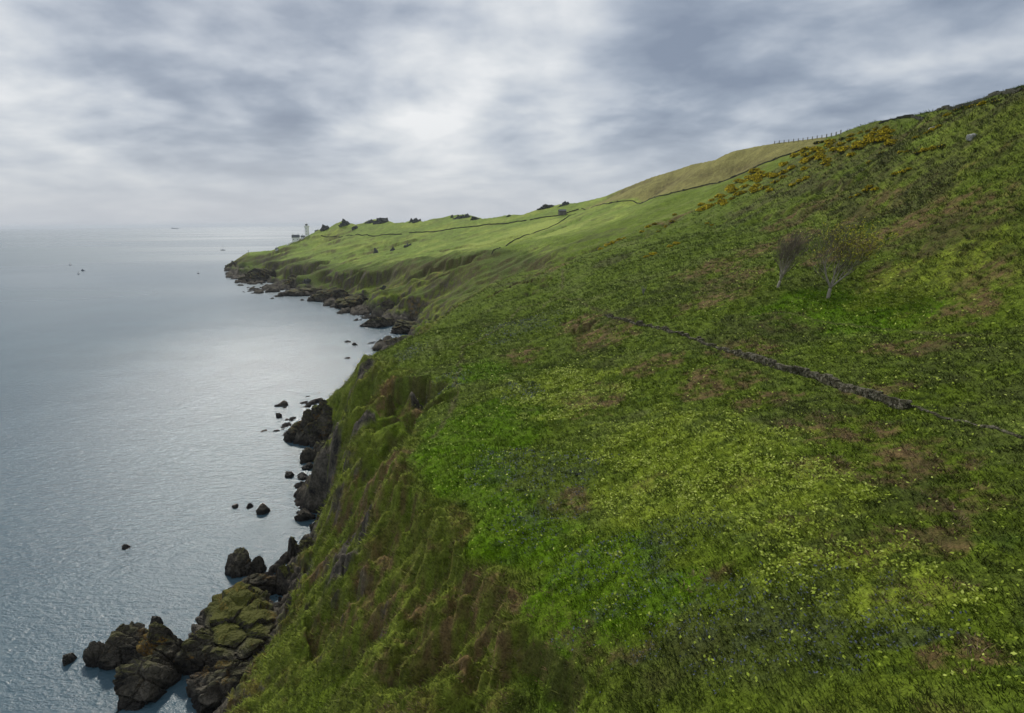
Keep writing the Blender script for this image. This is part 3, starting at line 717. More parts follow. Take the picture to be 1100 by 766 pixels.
# ------------------------------------------------------------------ haze
zmin, zmax_ = float(V[:, 2].min()), float(V[:, 2].max())
hb = MB(); hb.box((0, 0, ((zmin - 1) + (zmax_ + 6)) / 2), (2 * S + 20, 2 * S + 20, (zmax_ + 6) - (zmin - 1)))
mh_ = bpy.data.materials.new('haze'); mh_.use_nodes = True; th_ = NT(mh_.node_tree)
pv = th_.n('ShaderNodeVolumePrincipled'); pv.inputs['Density'].default_value = 0.00004; pv.inputs['Color'].default_value = (0.80, 0.87, 0.95, 1); pv.inputs['Anisotropy'].default_value = 0.2
oo = th_.n('ShaderNodeOutputMaterial'); th_.t.links.new(pv.outputs[0], oo.inputs['Volume'])
tag(hb.build('haze', mh_), kind='stuff')

# ------------------------------------------------------------------ rocks
def ico(sub):
    import bmesh
    bm = bmesh.new(); bmesh.ops.create_icosphere(bm, subdivisions=sub, radius=1.0)
    v = np.array([x.co[:] for x in bm.verts]); f = np.array([[x.index for x in g.verts] for g in bm.faces]); bm.free(); return v, f
ICO = {i: ico(i) for i in (2, 3, 4, 5, 6)}
def n3(p, f, o=3): return (fbm(p[:, 0] * f, p[:, 1] * f + 5, o) + fbm(p[:, 1] * f + 11, p[:, 2] * f, o) + fbm(p[:, 2] * f, p[:, 0] * f + 23, o)) / 1.6
def rock_mesh(name, w_, d_, h_, seed, sub, mat, flat=0.0, lumps=1, rough=1.0):
    r = np.random.default_rng(seed); v, f = ICO[sub]; p = v.copy()
    off = r.random(3) * 50
    p = p * (1 + 0.30 * n3(v * 1.0 + off, 1.1, 3)[:, None])
    for _ in range(16):                     # flat fracture faces
        n = r.normal(size=3); n /= np.linalg.norm(n); dd = 0.52 + 0.36 * r.random()
        t = p @ n - dd; p = p - np.maximum(t, 0)[:, None] * n * 0.92
    p = p * (1 + 0.16 * rough * n3(v + off, 3.2, 4)[:, None])
    f1, f2, idv = cell(p[:, 0] * 1.9 + p[:, 2] * 1.1 + off[0], p[:, 1] * 1.9 + p[:, 2] * 0.8 + off[1])
    p = p * (1 + rough * ((idv - 0.5) * 0.16 - 0.14 * sstep(0.14, 0.0, f2 - f1)))[:, None]
    # bedding cracks, tilted
    tl = p @ np.array([0.5, 0.25, 0.83]); tl = tl * 3.2 + n3(v + off, 1.5, 2) * 0.8
    p = p * (1 - 0.05 * rough * sstep(0.25, 0.0, np.abs(tl % 1.0 - 0.5))[:, None])
    p = p * np.array([w_ / 2 / 0.86, d_ / 2 / 0.86, h_ / 0.86])
    o = new_mesh(name, p, f, mat, smooth=False)
    return o
def sea_rock(x0, x1, ytop, ybot, label, seed, mat=None, sub=None, depth=1.0, rz=None, Z=0.0, sink=0.35, group=None, name='sea_rock', Y=None):
    """a rock whose waterline is at ybot and whose sides are seen at x0 and x1"""
    px = (x0 + x1) / 2
    a = P(px, ybot, Y=Y) if Y else P(px, ybot, Z=Z)
    D = -(np.array([a[0], a[1], a[2] - CAMZ]) @ RC)[2]
    w_ = (x1 - x0) * D / F
    ang = math.atan2(CAMZ - a[2], a[1]); dep = w_ * depth
    hpx = (ybot - ytop) * D / F                       # projected height = h cos(ang) + half depth * sin(ang)
    h_ = max(hpx * 0.9 / max(math.cos(ang), 0.3) - dep * 0.3 * math.sin(ang), hpx * 0.35, 0.3)
    sub = sub or (6 if (x1 - x0) > 45 else 5 if (x1 - x0) > 18 else 4 if (x1 - x0) > 7 else 3)
    o = rock_mesh(name, w_, dep, h_ * (0.8 if (x1 - x0) > 44 else 1.05), seed, sub, mat or M_rock)
    u = np.array([a[0], a[1]]) / math.hypot(a[0], a[1])
    o.location = (a[0] + u[0] * dep * 0.36, a[1] + u[1] * dep * 0.36, a[2] + 0.0 * h_)
    o.rotation_euler = (0, 0, -math.atan2(a[0], a[1]) if rz is None else rz)
    tag(o, label, 'rock', group or 'rocks at the foot of the cliffs')
    return o
big = [
 (243, 270, 589, 619, 'tall upright sea stack with an orange lichen cap beside the bottom left rocks', 3, M_rock_o, .9),
 (266, 287, 601, 619, 'rounded knob of rock right behind the upright stack with the orange cap', 4, M_rock, 1.),
 (238, 302, 613, 645, 'broad dark slab of rock directly in front of the upright stack', 5, M_rock, .7),
 (295, 326, 608, 640, 'moss topped boulder wedged between the broad slab and the grassy cliff foot', 6, M_rock_g, 1.),
 (193, 312, 640, 712, 'largest foreground rock with a wide mossy green top', 7, M_rock_g, 1.0),
 (300, 330, 640, 690, 'tall black rock in the cleft between the largest rock and the cliff', 8, M_rock, .9),
 (192, 256, 672, 722, 'cracked dark rock in front of the left end of the mossy topped rock', 9, M_rock_o, .7),
 (150, 204, 672, 722, 'rock with a bright orange lichen patch in the front row', 10, M_rock_o, .8),
 (106, 166, 672, 716, 'sloping black rock at the seaward end of the front row', 11, M_rock, .8),
 (137, 153, 673, 685, 'small flat topped block perched behind the sloping black rock', 12, M_rock_g, 1.),
 (96, 117, 692, 714, 'dark round boulder at the very left of the front row', 13, M_rock, 1.),
 (69, 83, 699, 712, 'small reddish rock standing alone left of the front row', 14, M_rock_o, 1.),
 (161, 175, 661, 673, 'small black rock alone in the water above the orange lichen rock', 15, M_rock, 1.),
 (231, 243, 644, 652, 'little block poking up behind the left shoulder of the largest rock', 16, M_rock, 1.),
 (120, 200, 708, 752, 'low black rock below the orange lichen rock at the bottom edge', 60, M_rock, .6),
 (196, 290, 708, 758, 'dark rock under the largest rock at the bottom edge', 61, M_rock, .6),
 (131, 140, 585, 590, 'tiny brown rock awash far out left of the upright stack', 17, M_rock, 1.),
 (296, 303, 442, 449, 'small black rock alone in the water left of the rocky point', 18, M_rock, 1.),
 (334, 339, 473, 478, 'tiny rock between the rocky point and the orange topped boulder', 19, M_rock, 1.),
 (321, 347, 482, 497, 'low black shelf of rock below the rocky point', 20, M_rock, .8),
 (332, 355, 474, 494, 'orange topped boulder at the water edge below the rocky point', 21, M_rock_o, .9),
 (326, 338, 498, 504, 'flat wave washed rock above the group of three dark rocks', 22, M_rock, 1.),
 (305, 317, 506, 513, 'leftmost of the three dark rocks off the black cliff', 23, M_rock, 1.),
 (318, 333, 508, 515, 'flat middle one of the three dark rocks off the black cliff', 24, M_rock, 1.),
 (322, 333, 515, 525, 'squat rock nearest the black cliff just below the flat one', 25, M_rock, 1.),
 (323, 328, 529, 533, 'tiny black rock against the foot of the black cliff', 26, M_rock, 1.),
 (313, 340, 546, 560, 'wide low dark rock in the water below the black cliff', 27, M_rock, .8),
 (333, 342, 560, 571, 'small jagged rock beside the beach below the black cliff', 28, M_rock, 1.),
 (307, 325, 580, 604, 'jagged black pinnacle standing in the water beside the mossy boulder', 29, M_rock, 1.),
 (322, 346, 573, 604, 'mossy green boulder leaning on the cliff next to the jagged pinnacle', 30, M_rock_g, .9),
 (337, 356, 553, 578, 'grey fallen boulder on the strand at the cliff foot', 31, M_rock, .9),
 (250, 257, 542, 546, 'leftmost of the short row of rocks far out in the water', 32, M_rock, 1.),
 (265, 272, 541, 546, 'middle rock of the short row far out in the water', 33, M_rock, 1.),
 (274, 290, 542, 553, 'biggest and rightmost rock of the short row far out in the water', 34, M_rock, .9),
 (370, 377, 365, 368, 'thin flat reef in the calm bay beyond the rocky point', 35, M_rock, 1.),
 (378, 384, 367, 371, 'small black rock just right of the thin flat reef in the bay', 36, M_rock, 1.),
 (402, 418, 364, 374, 'pointed dark rock at the seaward end of the reef below the green brow', 37, M_rock, .8),
 (414, 440, 362, 375, 'dark reef rock running in under the green brow', 38, M_rock, .8),
 (388, 425, 340, 352, 'long flat black reef reaching out into the far bay', 39, M_rock, .9),
 (412, 462, 338, 358, 'broad black rock shelf at the head of the far bay', 40, M_rock, .8),
 (401, 430, 324, 337, 'hump of dark rock behind the long flat reef', 41, M_rock, .9),
 (366, 408, 315, 331, 'layered brown rocks midway along the far shore', 42, M_rock_o, .8),
 (305, 348, 309, 318, 'long low reef jutting from the far shore', 43, M_rock, .9),
 (338, 376, 311, 323, 'dark ledge between the low reef and the layered brown rocks', 44, M_rock, .8),
 (296, 335, 297, 309, 'dark rocks under the far grassy cliffs behind the low reef', 45, M_rock_o, .8),
 (262, 300, 288, 302, 'black rocky foreland right of the tip of the headland', 46, M_rock, .8),
 (241, 262, 281, 290, 'low black rocky snout at the tip of the headland', 47, M_rock, .9),
]
for (x0, x1, yt, yb, lab, sd_, m_, dp) in big: sea_rock(x0, x1, yt, yb, lab, sd_, m_, depth=dp)
# the tumbled blocks of the rocky point
pt = [(306, 322, 458, 468), (316, 334, 462, 475), (312, 330, 450, 464), (324, 344, 452, 470), (330, 352, 460, 476), (322, 340, 442, 456), (336, 356, 444, 460), (334, 350, 436, 448), (344, 362, 436, 454), (346, 362, 452, 468), (340, 354, 428, 438)]
plabs = ['lowest seaward block of the rocky point', 'dark block at the near foot of the rocky point', 'slanting slab above the seaward block of the rocky point', 'squared block in the middle of the rocky point',
         'block nearest the orange topped boulder on the rocky point', 'pale angular block on the seaward shoulder of the rocky point', 'lichen stained block high on the rocky point', 'small block near the crest of the rocky point',
         'large block under the turf of the rocky point', 'brown block against the grass low on the rocky point', 'topmost block where the rocky point meets the grass']
for i, ((x0, x1, yt, yb), lab) in enumerate(zip(pt, plabs)):
    h = hit((x0 + x1) / 2, yb - 1)
    zz_ = float(h[2]) if h is not None else 0.0
    sea_rock(x0, x1, yt, yb, lab, 80 + i, [M_rock, M_rock_o, M_rock][i % 3], depth=0.8, Z=max(0, min(zz_, 11)), group='tumbled blocks of the rocky point', name='boulder')

# ------------------------------------------------------------------ skyline crags
def crag(x0, x1, ytop, ybase, label, seed, n=1, towers=False):
    px = (x0 + x1) / 2; h = None; yy = ybase
    while h is None and yy < ybase + 14: h = hit(px, yy); yy += 0.5
    D = math.hypot(h[0], h[1]); w_ = (x1 - x0) * D / F; hh = (yy - ytop + 0.6) * D / F
    o = rock_mesh('rock_crag', w_, w_ * 0.7, max(hh, 0.5), seed, 4, M_crag, rough=2.2)
    o.location = (h[0] + 0.1 * w_ * h[0] / D, h[1] + w_ * 0.2 * h[1] / D, h[2] - 0.45 * hh); o.rotation_euler = (0, 0, -math.atan2(h[0], h[1]))
    tag(o, label, 'crag', 'rocky outcrops on the far headland'); return o
for i, a in enumerate([
 (343, 356, 241.5, 247, 'low grey crag on the skyline just right of the lighthouse'), (364, 380, 235.5, 242, 'pointed grey crag first peak right of the lighthouse'),
 (393, 403, 234.5, 240, 'small left shoulder of the broad skyline crag'), (400, 420, 232.5, 240, 'broad rounded crag in the middle of the far skyline'), (437, 445, 234, 239, 'low knob left of the spiky crag on the skyline'),
 (441, 454, 231.5, 239, 'spiky crag standing alone on the far skyline'), (483, 488, 228.5, 234, 'square block at the left of the castle like crag'), (487, 500, 229.5, 235, 'middle of the castle like crag on the skyline'),
 (497, 506, 227.5, 234, 'twin pinnacles at the right of the castle like crag'), (504, 518, 230.5, 236, 'trailing low rocks right of the castle like crag'), (541, 552, 229, 233, 'low line of rock on the skyline left of the green summit'),
 (578, 600, 219, 223.5, 'dark scrubby outcrop where the skyline starts to climb'), (600, 612, 217.5, 221, 'small outcrop on the skyline below the straw coloured field'),
 (432, 442, 259, 265, 'dark outcrop on the green slope below the spiky crag'), (418, 427, 263, 269, 'outcrop on the green slope left of the darkest one'), (400, 408, 267, 272, 'small outcrop low on the far green slope'),
 (378, 386, 243, 246, 'flat rocks just under the pointed crag'), (408, 416, 306, 311, 'pale boulder halfway down the far cliff'), (326, 336, 299, 304, 'pale patch of rock at the foot of the far cliff'), (338, 343, 244, 248, 'small dark rock beside the lighthouse compound')]):
    crag(*a, seed=200 + i)
for i, a in enumerate([(1035, 1052, 143, 149, 'pale grey boulder near the top right of the hillside'), (996, 1006, 134, 139, 'pale boulder by the gorse on the upper hillside')]):
    h = hit((a[0] + a[1]) / 2, a[3]); D = math.hypot(h[0], h[1]); w_ = (a[1] - a[0]) * D / F
    w_ *= 0.6; o = rock_mesh('boulder', w_, w_ * .7, w_ * 0.34, 300 + i, 4, simple('pale_stone', (.42, .41, .38), .9, .35, 1.5)); o.location = tuple(h); tag(o, a[4], 'boulder', 'pale boulders on the hillside')

# ------------------------------------------------------------------ walls
def line_hits(pts, step):
    pw = [hit(*p) for p in pts]; pw = [p for p in pw if p is not None]; out = []
    for a, b in list(zip(pw[:-1], pw[1:])):
        L_ = math.hypot(b[0] - a[0], b[1] - a[1]); n = max(1, int(L_ / step))
        for i in range(n): out.append(a[:2] * (1 - i / n) + b[:2] * (i / n))
    out.append(pw[-1][:2]); out = np.array(out)
    out += np.stack([fbm(out[:, 0] / 9, out[:, 1] / 9, 3), fbm(out[:, 1] / 9, out[:, 0] / 9 + 7, 3)], -1) * min(0.6, step * 1.0)
    return out, terrain_z(out[:, 0], out[:, 1])
def stone_wall(pts, height, thick, stone, label, group, mat=M_stone, gaps=0.0, name='dry_stone_wall', ruin=0.0):
    pw, zw = line_hits(pts, stone); mb = MB(); r = random.Random(int(pts[0][0]) + int(pts[0][1]))
    for i in range(len(pw) - 1):
        a, b = pw[i], pw[i + 1]; rz = math.atan2(b[1] - a[1], b[0] - a[0]); z0 = (zw[i] + zw[i + 1]) / 2 - 0.1
        loc_h = height * (1 + 0.35 * mnoise.noise(Vector((i * stone / 5.0, pts[0][0], 0))))
        if ruin: loc_h *= max(0.15, 1 - ruin * (0.6 + 1.3 * mnoise.noise(Vector((i * stone / 3.0, 7, 1)))))
        c_h = stone * 0.62; nc = max(1, int(loc_h / c_h))
        for k_ in range(nc):
            if gaps and r.random() < gaps and k_ > 0: continue
            off = (k_ % 2) * 0.5; t = 1 - 0.25 * k_ / max(nc, 1)
            for side_ in ((-1, 1) if thick > stone * 1.2 else (0,)):
                c = a * (1 - off) + b * off + np.array([-math.sin(rz), math.cos(rz)]) * side_ * thick * 0.25 * t
                ln = math.hypot(*(b - a))
                mb.box((c[0] + r.uniform(-.04, .04), c[1] + r.uniform(-.04, .04), z0 + c_h * (k_ + 0.5)), (ln * r.uniform(.85, 1.12), thick * t * r.uniform(.42, .62) * (1 if side_ else 1.7), c_h * r.uniform(.8, 1.25)), rz + r.uniform(-.14, .14), r.uniform(.75, .98))
    o = mb.build(name, mat); tag(o, label, 'wall', group); return o
stone_wall([(792, 382), (830, 394), (880, 408), (930, 424), (978, 439)], 1.25, 0.7, 0.42, 'tall standing stretch of dry stone wall crossing the right hillside', 'dry stone walls on the near hillside', ruin=0.25)
stone_wall([(648, 339), (676, 345), (700, 351), (722, 357), (740, 363), (768, 372), (791, 381)], 0.9, 0.8, 0.42, 'broken tumbledown stretch of stone wall upper left of the tall stretch', 'dry stone walls on the near hillside', ruin=0.75, gaps=0.15)
stone_wall([(978, 437), (1010, 447), (1051, 457), (1100, 471)], 0.35, 0.45, 0.30, 'low thin line of fallen stones leading right from the tall wall', 'dry stone walls on the near hillside', ruin=0.5)
G2 = 'field walls on the far slopes'
stone_wall([(335, 250), (345, 253), (362, 254)], 0.9, 0.8, 1.3, 'short dark field wall below the lighthouse end of the skyline', G2, M_fstone)
stone_wall([(364, 255), (400, 254), (432, 252)], 1.2, 0.9, 1.5, 'dark field wall under the broad rounded crag', G2, M_fstone)
stone_wall([(440, 250.5), (480, 247), (520, 242), (566, 237)], 1.3, 0.9, 1.5, 'long dark field wall across the far green fields', G2, M_fstone)
stone_wall([(570, 236.5), (600, 232), (622, 225)], 1.3, 0.9, 1.3, 'field wall climbing to the hut below the green summit', G2, M_fstone)
stone_wall([(618, 230), (600, 240), (575, 250), (545, 263), (528, 274)], 0.9, 0.9, 1.2, 'low hedge bank running diagonally down through the bright green field', G2, M_fstone, name='field_bank')
stone_wall([(625, 224), (652, 219.5), (680, 216), (708, 211), (735, 205), (762, 198), (790, 190), (830, 173), (862, 161)], 1.0, 0.8, 0.9, 'long dark wall along the lower edge of the straw coloured field', G2, M_fstone)
stone_wall([(945, 133), (980, 126), (1020, 118), (1046, 112), (1098, 97)], 1.1, 0.8, 0.6, 'dark wall following the skyline at the top right', G2, M_fstone)

# ------------------------------------------------------------------ skyline fence
def sky_y(px, lo=90, hi=300):
    for y in np.arange(lo, hi, 0.5):
        if hit(px, y) is not None: return y
    return hi
fp = []
for px in np.linspace(832, 903, 15):
    h = hit(px, sky_y(px) + 0.8); fp.append(h)
fe = empty('post_and_wire_fence', tuple(fp[7]), 'post and wire fence standing along the skyline above the straw coloured field', 'fence')
def local(o, e): o.parent = e; o.matrix_parent_inverse = Matrix.Translation(-e.location); return o
pm = MB(); pm.box((0, 0, 0.75), (0.35, 0.35, 1.9), 0.2, 0.8)
p0 = pm.build('post', M_wood)
for i, h in enumerate(fp):
    p = p0 if i == 0 else p0.copy()
    if i: C.objects.link(p)
    p.parent = fe; p.location = Vector(h) - fe.location
wm = MB()
for zz_ in (0.6, 1.1, 1.5): wm.tube([Vector(h) - fe.location + Vector((0, 0, zz_)) for h in fp], [0.03] * len(fp), 4)
wm.build('wire', M_metal, fe)

# ------------------------------------------------------------------ foliage helpers
def blades(base, n_per, size, spread, lean, cols, seed, wid=0.16, jit=0.35, up=1.0):
    """many little triangles: base (N,3); size (N,); cols (N,3)"""
    r = np.random.default_rng(seed); N = len(base)
    b = np.repeat(base, n_per, 0); s = np.repeat(size, n_per); c = np.repeat(cols, n_per, 0); n = len(b)
    ang = r.random(n) * 2 * np.pi; rad = np.sqrt(r.random(n)) * spread * s
    o = np.stack([np.cos(ang) * rad, np.sin(ang) * rad, np.zeros(n)], -1)
    d = np.stack([np.cos(ang) * (0.3 + 0.7 * r.random(n)), np.sin(ang) * (0.3 + 0.7 * r.random(n)), up * (0.5 + 0.6 * r.random(n))], -1) + np.array(lean)
    d *= (s * (0.7 + 0.6 * r.random(n)))[:, None]
    t = r.random(n) * 2 * np.pi; wv = np.stack([np.cos(t), np.sin(t), 0.25 * (r.random(n) - .5)], -1) * (s * wid)[:, None]
    root = b + o; V_ = np.stack([root - wv, root + wv, root + d], 1).reshape(-1, 3)
    cc = c * (1 + jit * (r.random(n) * 2 - 1))[:, None]
    cc = np.repeat(cc, 3, 0); return V_, np.arange(len(V_)).reshape(-1, 3), np.clip(cc, 0, 1)
def confetti(base, size, cols, seed, jit=0.3, tilt=0.5):
    r = np.random.default_rng(seed); n = len(base); t = r.random(n) * 2 * np.pi
    nrm = np.stack([r.normal(size=n) * tilt, r.normal(size=n) * tilt - 0.25, np.ones(n)], -1); nrm /= np.linalg.norm(nrm, axis=1)[:, None]
    a = np.cross(nrm, np.stack([np.cos(t), np.sin(t), np.zeros(n)], -1)); a /= np.linalg.norm(a, axis=1)[:, None]; b = np.cross(nrm, a)
    s = (size * (0.6 + 0.8 * r.random(n)))[:, None]
    V_ = np.stack([base - a * s, base - b * s * 0.6, base + a * s, base + b * s * 0.6], 1).reshape(-1, 3)
    cc = np.repeat(cols * (1 + jit * (r.random(n) * 2 - 1))[:, None], 4, 0)
    return V_, np.arange(len(V_)).reshape(-1, 4), np.clip(cc, 0, 1)
def scatter_pts(n, r0, r1, t0, t1, power=1.0, seed=1):
    r = np.random.default_rng(seed)
    rr = (r0 ** power + (r1 ** power - r0 ** power) * r.random(n)) ** (1 / power); tt_ = R(t0) + (R(t1) - R(t0)) * r.random(n)
    x = np.sin(tt_) * rr; y = np.cos(tt_) * rr; return x, y
# visible-height test not needed : everything is real ground
colT = col; brownT = np.maximum(brown, 0); 
x, y = scatter_pts(260000, 17, 360, -32, 50, 0.9, 11)
z = terrain_z(x, y); rk_ = grid_look(rock, x, y); bz = grid_look(brown, x, y); pz = grid_look(pale, x, y); bl_ = grid_look(blue, x, y); fz = grid_look(faceM, x, y)
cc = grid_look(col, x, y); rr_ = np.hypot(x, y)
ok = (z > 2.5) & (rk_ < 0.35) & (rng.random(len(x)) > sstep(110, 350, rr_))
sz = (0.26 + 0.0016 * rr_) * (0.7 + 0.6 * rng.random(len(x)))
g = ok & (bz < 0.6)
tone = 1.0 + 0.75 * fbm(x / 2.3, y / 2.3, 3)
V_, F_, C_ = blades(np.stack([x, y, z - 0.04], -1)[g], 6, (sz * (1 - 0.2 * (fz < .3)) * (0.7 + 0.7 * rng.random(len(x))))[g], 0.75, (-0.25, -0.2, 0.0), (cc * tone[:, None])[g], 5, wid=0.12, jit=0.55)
o = new_mesh('grass', V_, F_, M_leaf, cols=C_); tag(o, kind='stuff')
x, y = scatter_pts(110000, 17, 340, -32, 50, 0.9, 12); z = terrain_z(x, y); bz = grid_look(brown, x, y); fz = grid_look(faceM, x, y); dz_ = grid_look(dark, x, y); rr_ = np.hypot(x, y)
nn = fbm(x / 3.1 + 50, y / 3.1, 4, 0.65) * 0.7 + fbm(x / 14, y / 14, 4, .6) * 0.6
g = (z > 3) & (rng.random(len(x)) > sstep(140, 330, rr_)) & ((bz > 0.4) | ((fz > 0.5) & (nn > 0.14)) | ((dz_ > .5) & (rng.random(len(x)) < .5))) & (grid_look(rock, x, y) < 0.4)
base = np.stack([x, y, z], -1)[g]; n = len(base)
hc = np.array([(0.115, 0.072, 0.038)]) * (0.6 + 0.9 * rng.random(n))[:, None] * np.array([1, 1, 1]); hc = np.where((rng.random(n) < 0.3)[:, None], np.array([[0.07, 0.08, 0.018]]), hc)
hc = np.where((rng.random(n) < 0.12)[:, None], np.array([[0.19, 0.14, 0.085]]), hc)
V_, F_, C_ = blades(base, 9, (0.34 + 0.0012 * rr_[g]) * (0.7 + .6 * rng.random(n)), 0.9, (-.1, -.1, 0), hc, 6, wid=0.07, jit=0.45, up=0.7)
o = new_mesh('heather', V_, F_, M_leaf, cols=C_); tag(o, kind='stuff')
# broad pale leaves of the flowering plants
x, y = scatter_pts(260000, 17, 190, -10, 50, 0.9, 13); z = terrain_z(x, y)
cl = fbm(x / 1.3, y / 1.3, 3, 0.6) + 0.5 * fbm(x / 7, y / 7, 2)
pr = grid_look(pale, x, y) * 0.8 + 0.07 + 0.10 * sstep(35, 60, x)
g = (z > 20) & (grid_look(faceM, x, y) < 0.3) & (rng.random(len(x)) < pr * sstep(-0.15, 0.4, cl) * 1.3)
base = np.stack([x, y, z + 0.12 + 0.22 * rng.random(len(x))], -1)[g]; n = len(base)
lc = np.where((rng.random(n) < 0.22)[:, None], np.array([[0.33, 0.38, 0.08]]), np.array([[0.22, 0.28, 0.030]]))
V_, F_, C_ = confetti(base, 0.07 + 0.0009 * np.hypot(base[:, 0], base[:, 1]), lc, 8)
o = new_mesh('flowering_plants', V_, F_, M_leaf, cols=C_); tag(o, kind='stuff')
x, y = scatter_pts(120000, 17, 190, -20, 50, 0.9, 14); z = terrain_z(x, y)
g = (z > 20) & (rng.random(len(x)) < grid_look(blue, x, y) * 0.55)
base = np.stack([x, y, z + 0.1 + 0.2 * rng.random(len(x))], -1)[g]; n = len(base)
V_, F_, C_ = confetti(base, 0.045 + 0.0007 * np.hypot(base[:, 0], base[:, 1]), np.tile([[0.070, 0.082, 0.115]], (n, 1)), 9)
o = new_mesh('bluebells', V_, F_, M_leaf, cols=C_); tag(o, kind='stuff')

# ------------------------------------------------------------------ gorse
def gorse_proto(seed, flowers):
    r = np.random.default_rng(seed)
    e = bpy.data.objects.new('gorse_bush', None); C.objects.link(e)
    def dome(n, lo, hi):
        d = r.normal(size=(n, 3)); d[:, 2] = np.abs(d[:, 2]) * 0.9 + 0.05; d /= np.linalg.norm(d, axis=1)[:, None]
        lump = 0.78 + 0.30 * n3(d * 1.6 + seed, 1.3, 3)
        return d * (lump * (lo + (hi - lo) * r.random(n)))[:, None] * np.array([1, 1, 0.72])
    b = dome(1300, 0.35, 1.0); cols_ = np.tile([[0.040, 0.058, 0.018]], (len(b), 1)) * (0.55 + 0.9 * r.random(len(b)))[:, None]
    V_, F_, C_ = blades(b, 3, np.full(len(b), 0.17), 0.5, (0, 0, 0.1), cols_, seed, wid=0.22)
    new_mesh('foliage', V_, F_, M_leaf, e, cols=C_)
    f = dome(flowers, 0.92, 1.16); f = f[n3(f * 1.5 + 3, 1.6, 2) > -0.25]
    V_, F_, C_ = confetti(f, np.full(len(f), 0.10), np.tile([[0.72, 0.56, 0.015]], (len(f), 1)), seed + 1, tilt=1.2)
    new_mesh('flowers', V_, F_, M_leaf, e, cols=C_)
    return e
protos = [gorse_proto(s_, n_f) for s_, n_f in ((1, 1500), (2, 1000), (3, 420), (4, 90))]
used_p = set()
def place_gorse(px, py, wpx, kind, label, group, r):
    h = hit(px, py)
    if h is None: return
    D = math.hypot(h[0], h[1]); s_ = max(wpx * D / F / 2, 0.6)
    src = protos[kind]
    if kind in used_p:
        e = src.copy(); C.objects.link(e)
        for c_ in src.children:
            d = c_.copy(); d.parent = e; C.objects.link(d)
    else: e = src; used_p.add(kind)
    e.location = (h[0], h[1], h[2] - 0.12 * s_); e.scale = (s_, s_, s_ * r.uniform(.7, 1.0)); e.rotation_euler = (0, 0, r.uniform(0, 6.28))
    tag(e, label, 'gorse bush', group)
rg = random.Random(5)
band = [(754, 223), (775, 210), (796, 198), (828, 184), (850, 175), (876, 165), (912, 155), (940, 147), (962, 142)]
bx = np.array(band)
for i in range(84):
    u = rg.random(); px = 752 + u * 210; py = np.interp(px, bx[:, 0], bx[:, 1]) + rg.gauss(0, 3.0 + 3.5 * math.sin(u * 3.1))
    place_gorse(px, py + 3, rg.uniform(9, 15), rg.choice([0, 0, 0, 1, 1]), 'yellow flowering gorse bush in the ' + ('bottom', 'lower', 'middle', 'upper', 'top')[min(4, int(u * 5))] + ' fifth of the long band climbing the hill', 'gorse bushes of the long band, ' + ('bottom', 'lower', 'middle', 'upper', 'top')[min(4, int(u * 5))] + ' fifth', rg)
def cluster(spots, label, group, kinds=(0, 1, 2)):
    words = ['leftmost', 'second from the left', 'third from the left', 'fourth from the left', 'fifth from the left', 'sixth from the left', 'seventh from the left', 'eighth from the left', 'rightmost']
    spots = sorted(spots)
    for i, (px, py, w_) in enumerate(spots): place_gorse(px, py, w_, rg.choice(kinds), label if len(spots) == 1 else label + ', ' + ('rightmost' if i == len(spots) - 1 else words[i]), group, rg)
cluster([(646, 268, 8), (653, 264, 9), (659, 261, 8), (665, 258, 8), (671, 256, 6)], 'gorse bush in the small tight clump furthest left on the slope', 'gorse bushes of the left clump', (0, 1))
cluster([(690, 249, 7), (697, 244, 8), (703, 241, 6)], 'dark gorse bush in the upper left short row', 'gorse bushes of the upper short row', (2, 1))
cluster([(708, 249, 6), (716, 244, 8), (722, 238, 7), (725, 231, 6)], 'gorse bush in the short row right of the upper short row', 'gorse bushes of the second short row', (2, 2, 1))
cluster([(695, 276, 8), (702, 273, 10)], 'one of a pair of bright gorse bushes low on the open slope', 'pair of gorse bushes low on the slope', (0, 0))
cluster([(720, 265, 8), (727, 262, 9)], 'one of a pair of bright gorse bushes to the right of the lowest pair', 'second pair of gorse bushes', (0, 1))
cluster([(760, 240, 5), (765, 242, 5)], 'little gorse bush alone below the start of the long band', 'little gorse bushes below the band', (0, 1))
cluster([(812, 206, 12), (822, 203, 12), (834, 196, 12), (842, 191, 10), (828, 205, 10)], 'dark gorse bush in the clump just below the long band', 'gorse bushes of the clump below the band', (2, 1, 2))
cluster([(852, 199, 9), (860, 195, 10), (867, 192, 9)], 'bright gorse bush in the clump right of the dark clump', 'gorse bushes right of the dark clump', (0, 0, 1))
cluster([(915, 212, 6), (922, 210, 7), (930, 205, 8), (935, 201, 9), (941, 204, 9)], 'gorse bush in the scattered clump above the two bare trees', 'gorse bushes above the trees', (1, 2, 0))
cluster([(962, 187, 8), (970, 185, 8), (977, 182, 7)], 'gorse bush in the small clump on the upper right slope', 'gorse bushes on the upper right slope', (1, 0))
cluster([(968, 164, 8), (976, 163, 8), (986, 165, 9), (994, 162, 10), (1003, 160, 9), (1012, 158, 9)], 'dark gorse bush in the loose row high on the right slope', 'gorse bushes of the loose high row', (2, 3, 1))
cluster([(1003, 140, 9), (1010, 136, 8), (997, 143, 7), (985, 148, 8)], 'gorse bush beside the pale boulder near the right skyline', 'gorse bushes by the pale boulder', (0, 2))
cluster([(1028, 119, 8), (1036, 116, 9), (1044, 115, 9), (1056, 112, 9), (1070, 110, 9), (1018, 124, 8)], 'gorse bush on the skyline at the far top right', 'gorse bushes on the right skyline', (2, 3, 1))
cluster([(925, 143, 7), (933, 141, 7), (941, 139, 6), (952, 137, 7)], 'gorse bush on the skyline above the end of the long band', 'gorse bushes above the band', (2, 1))
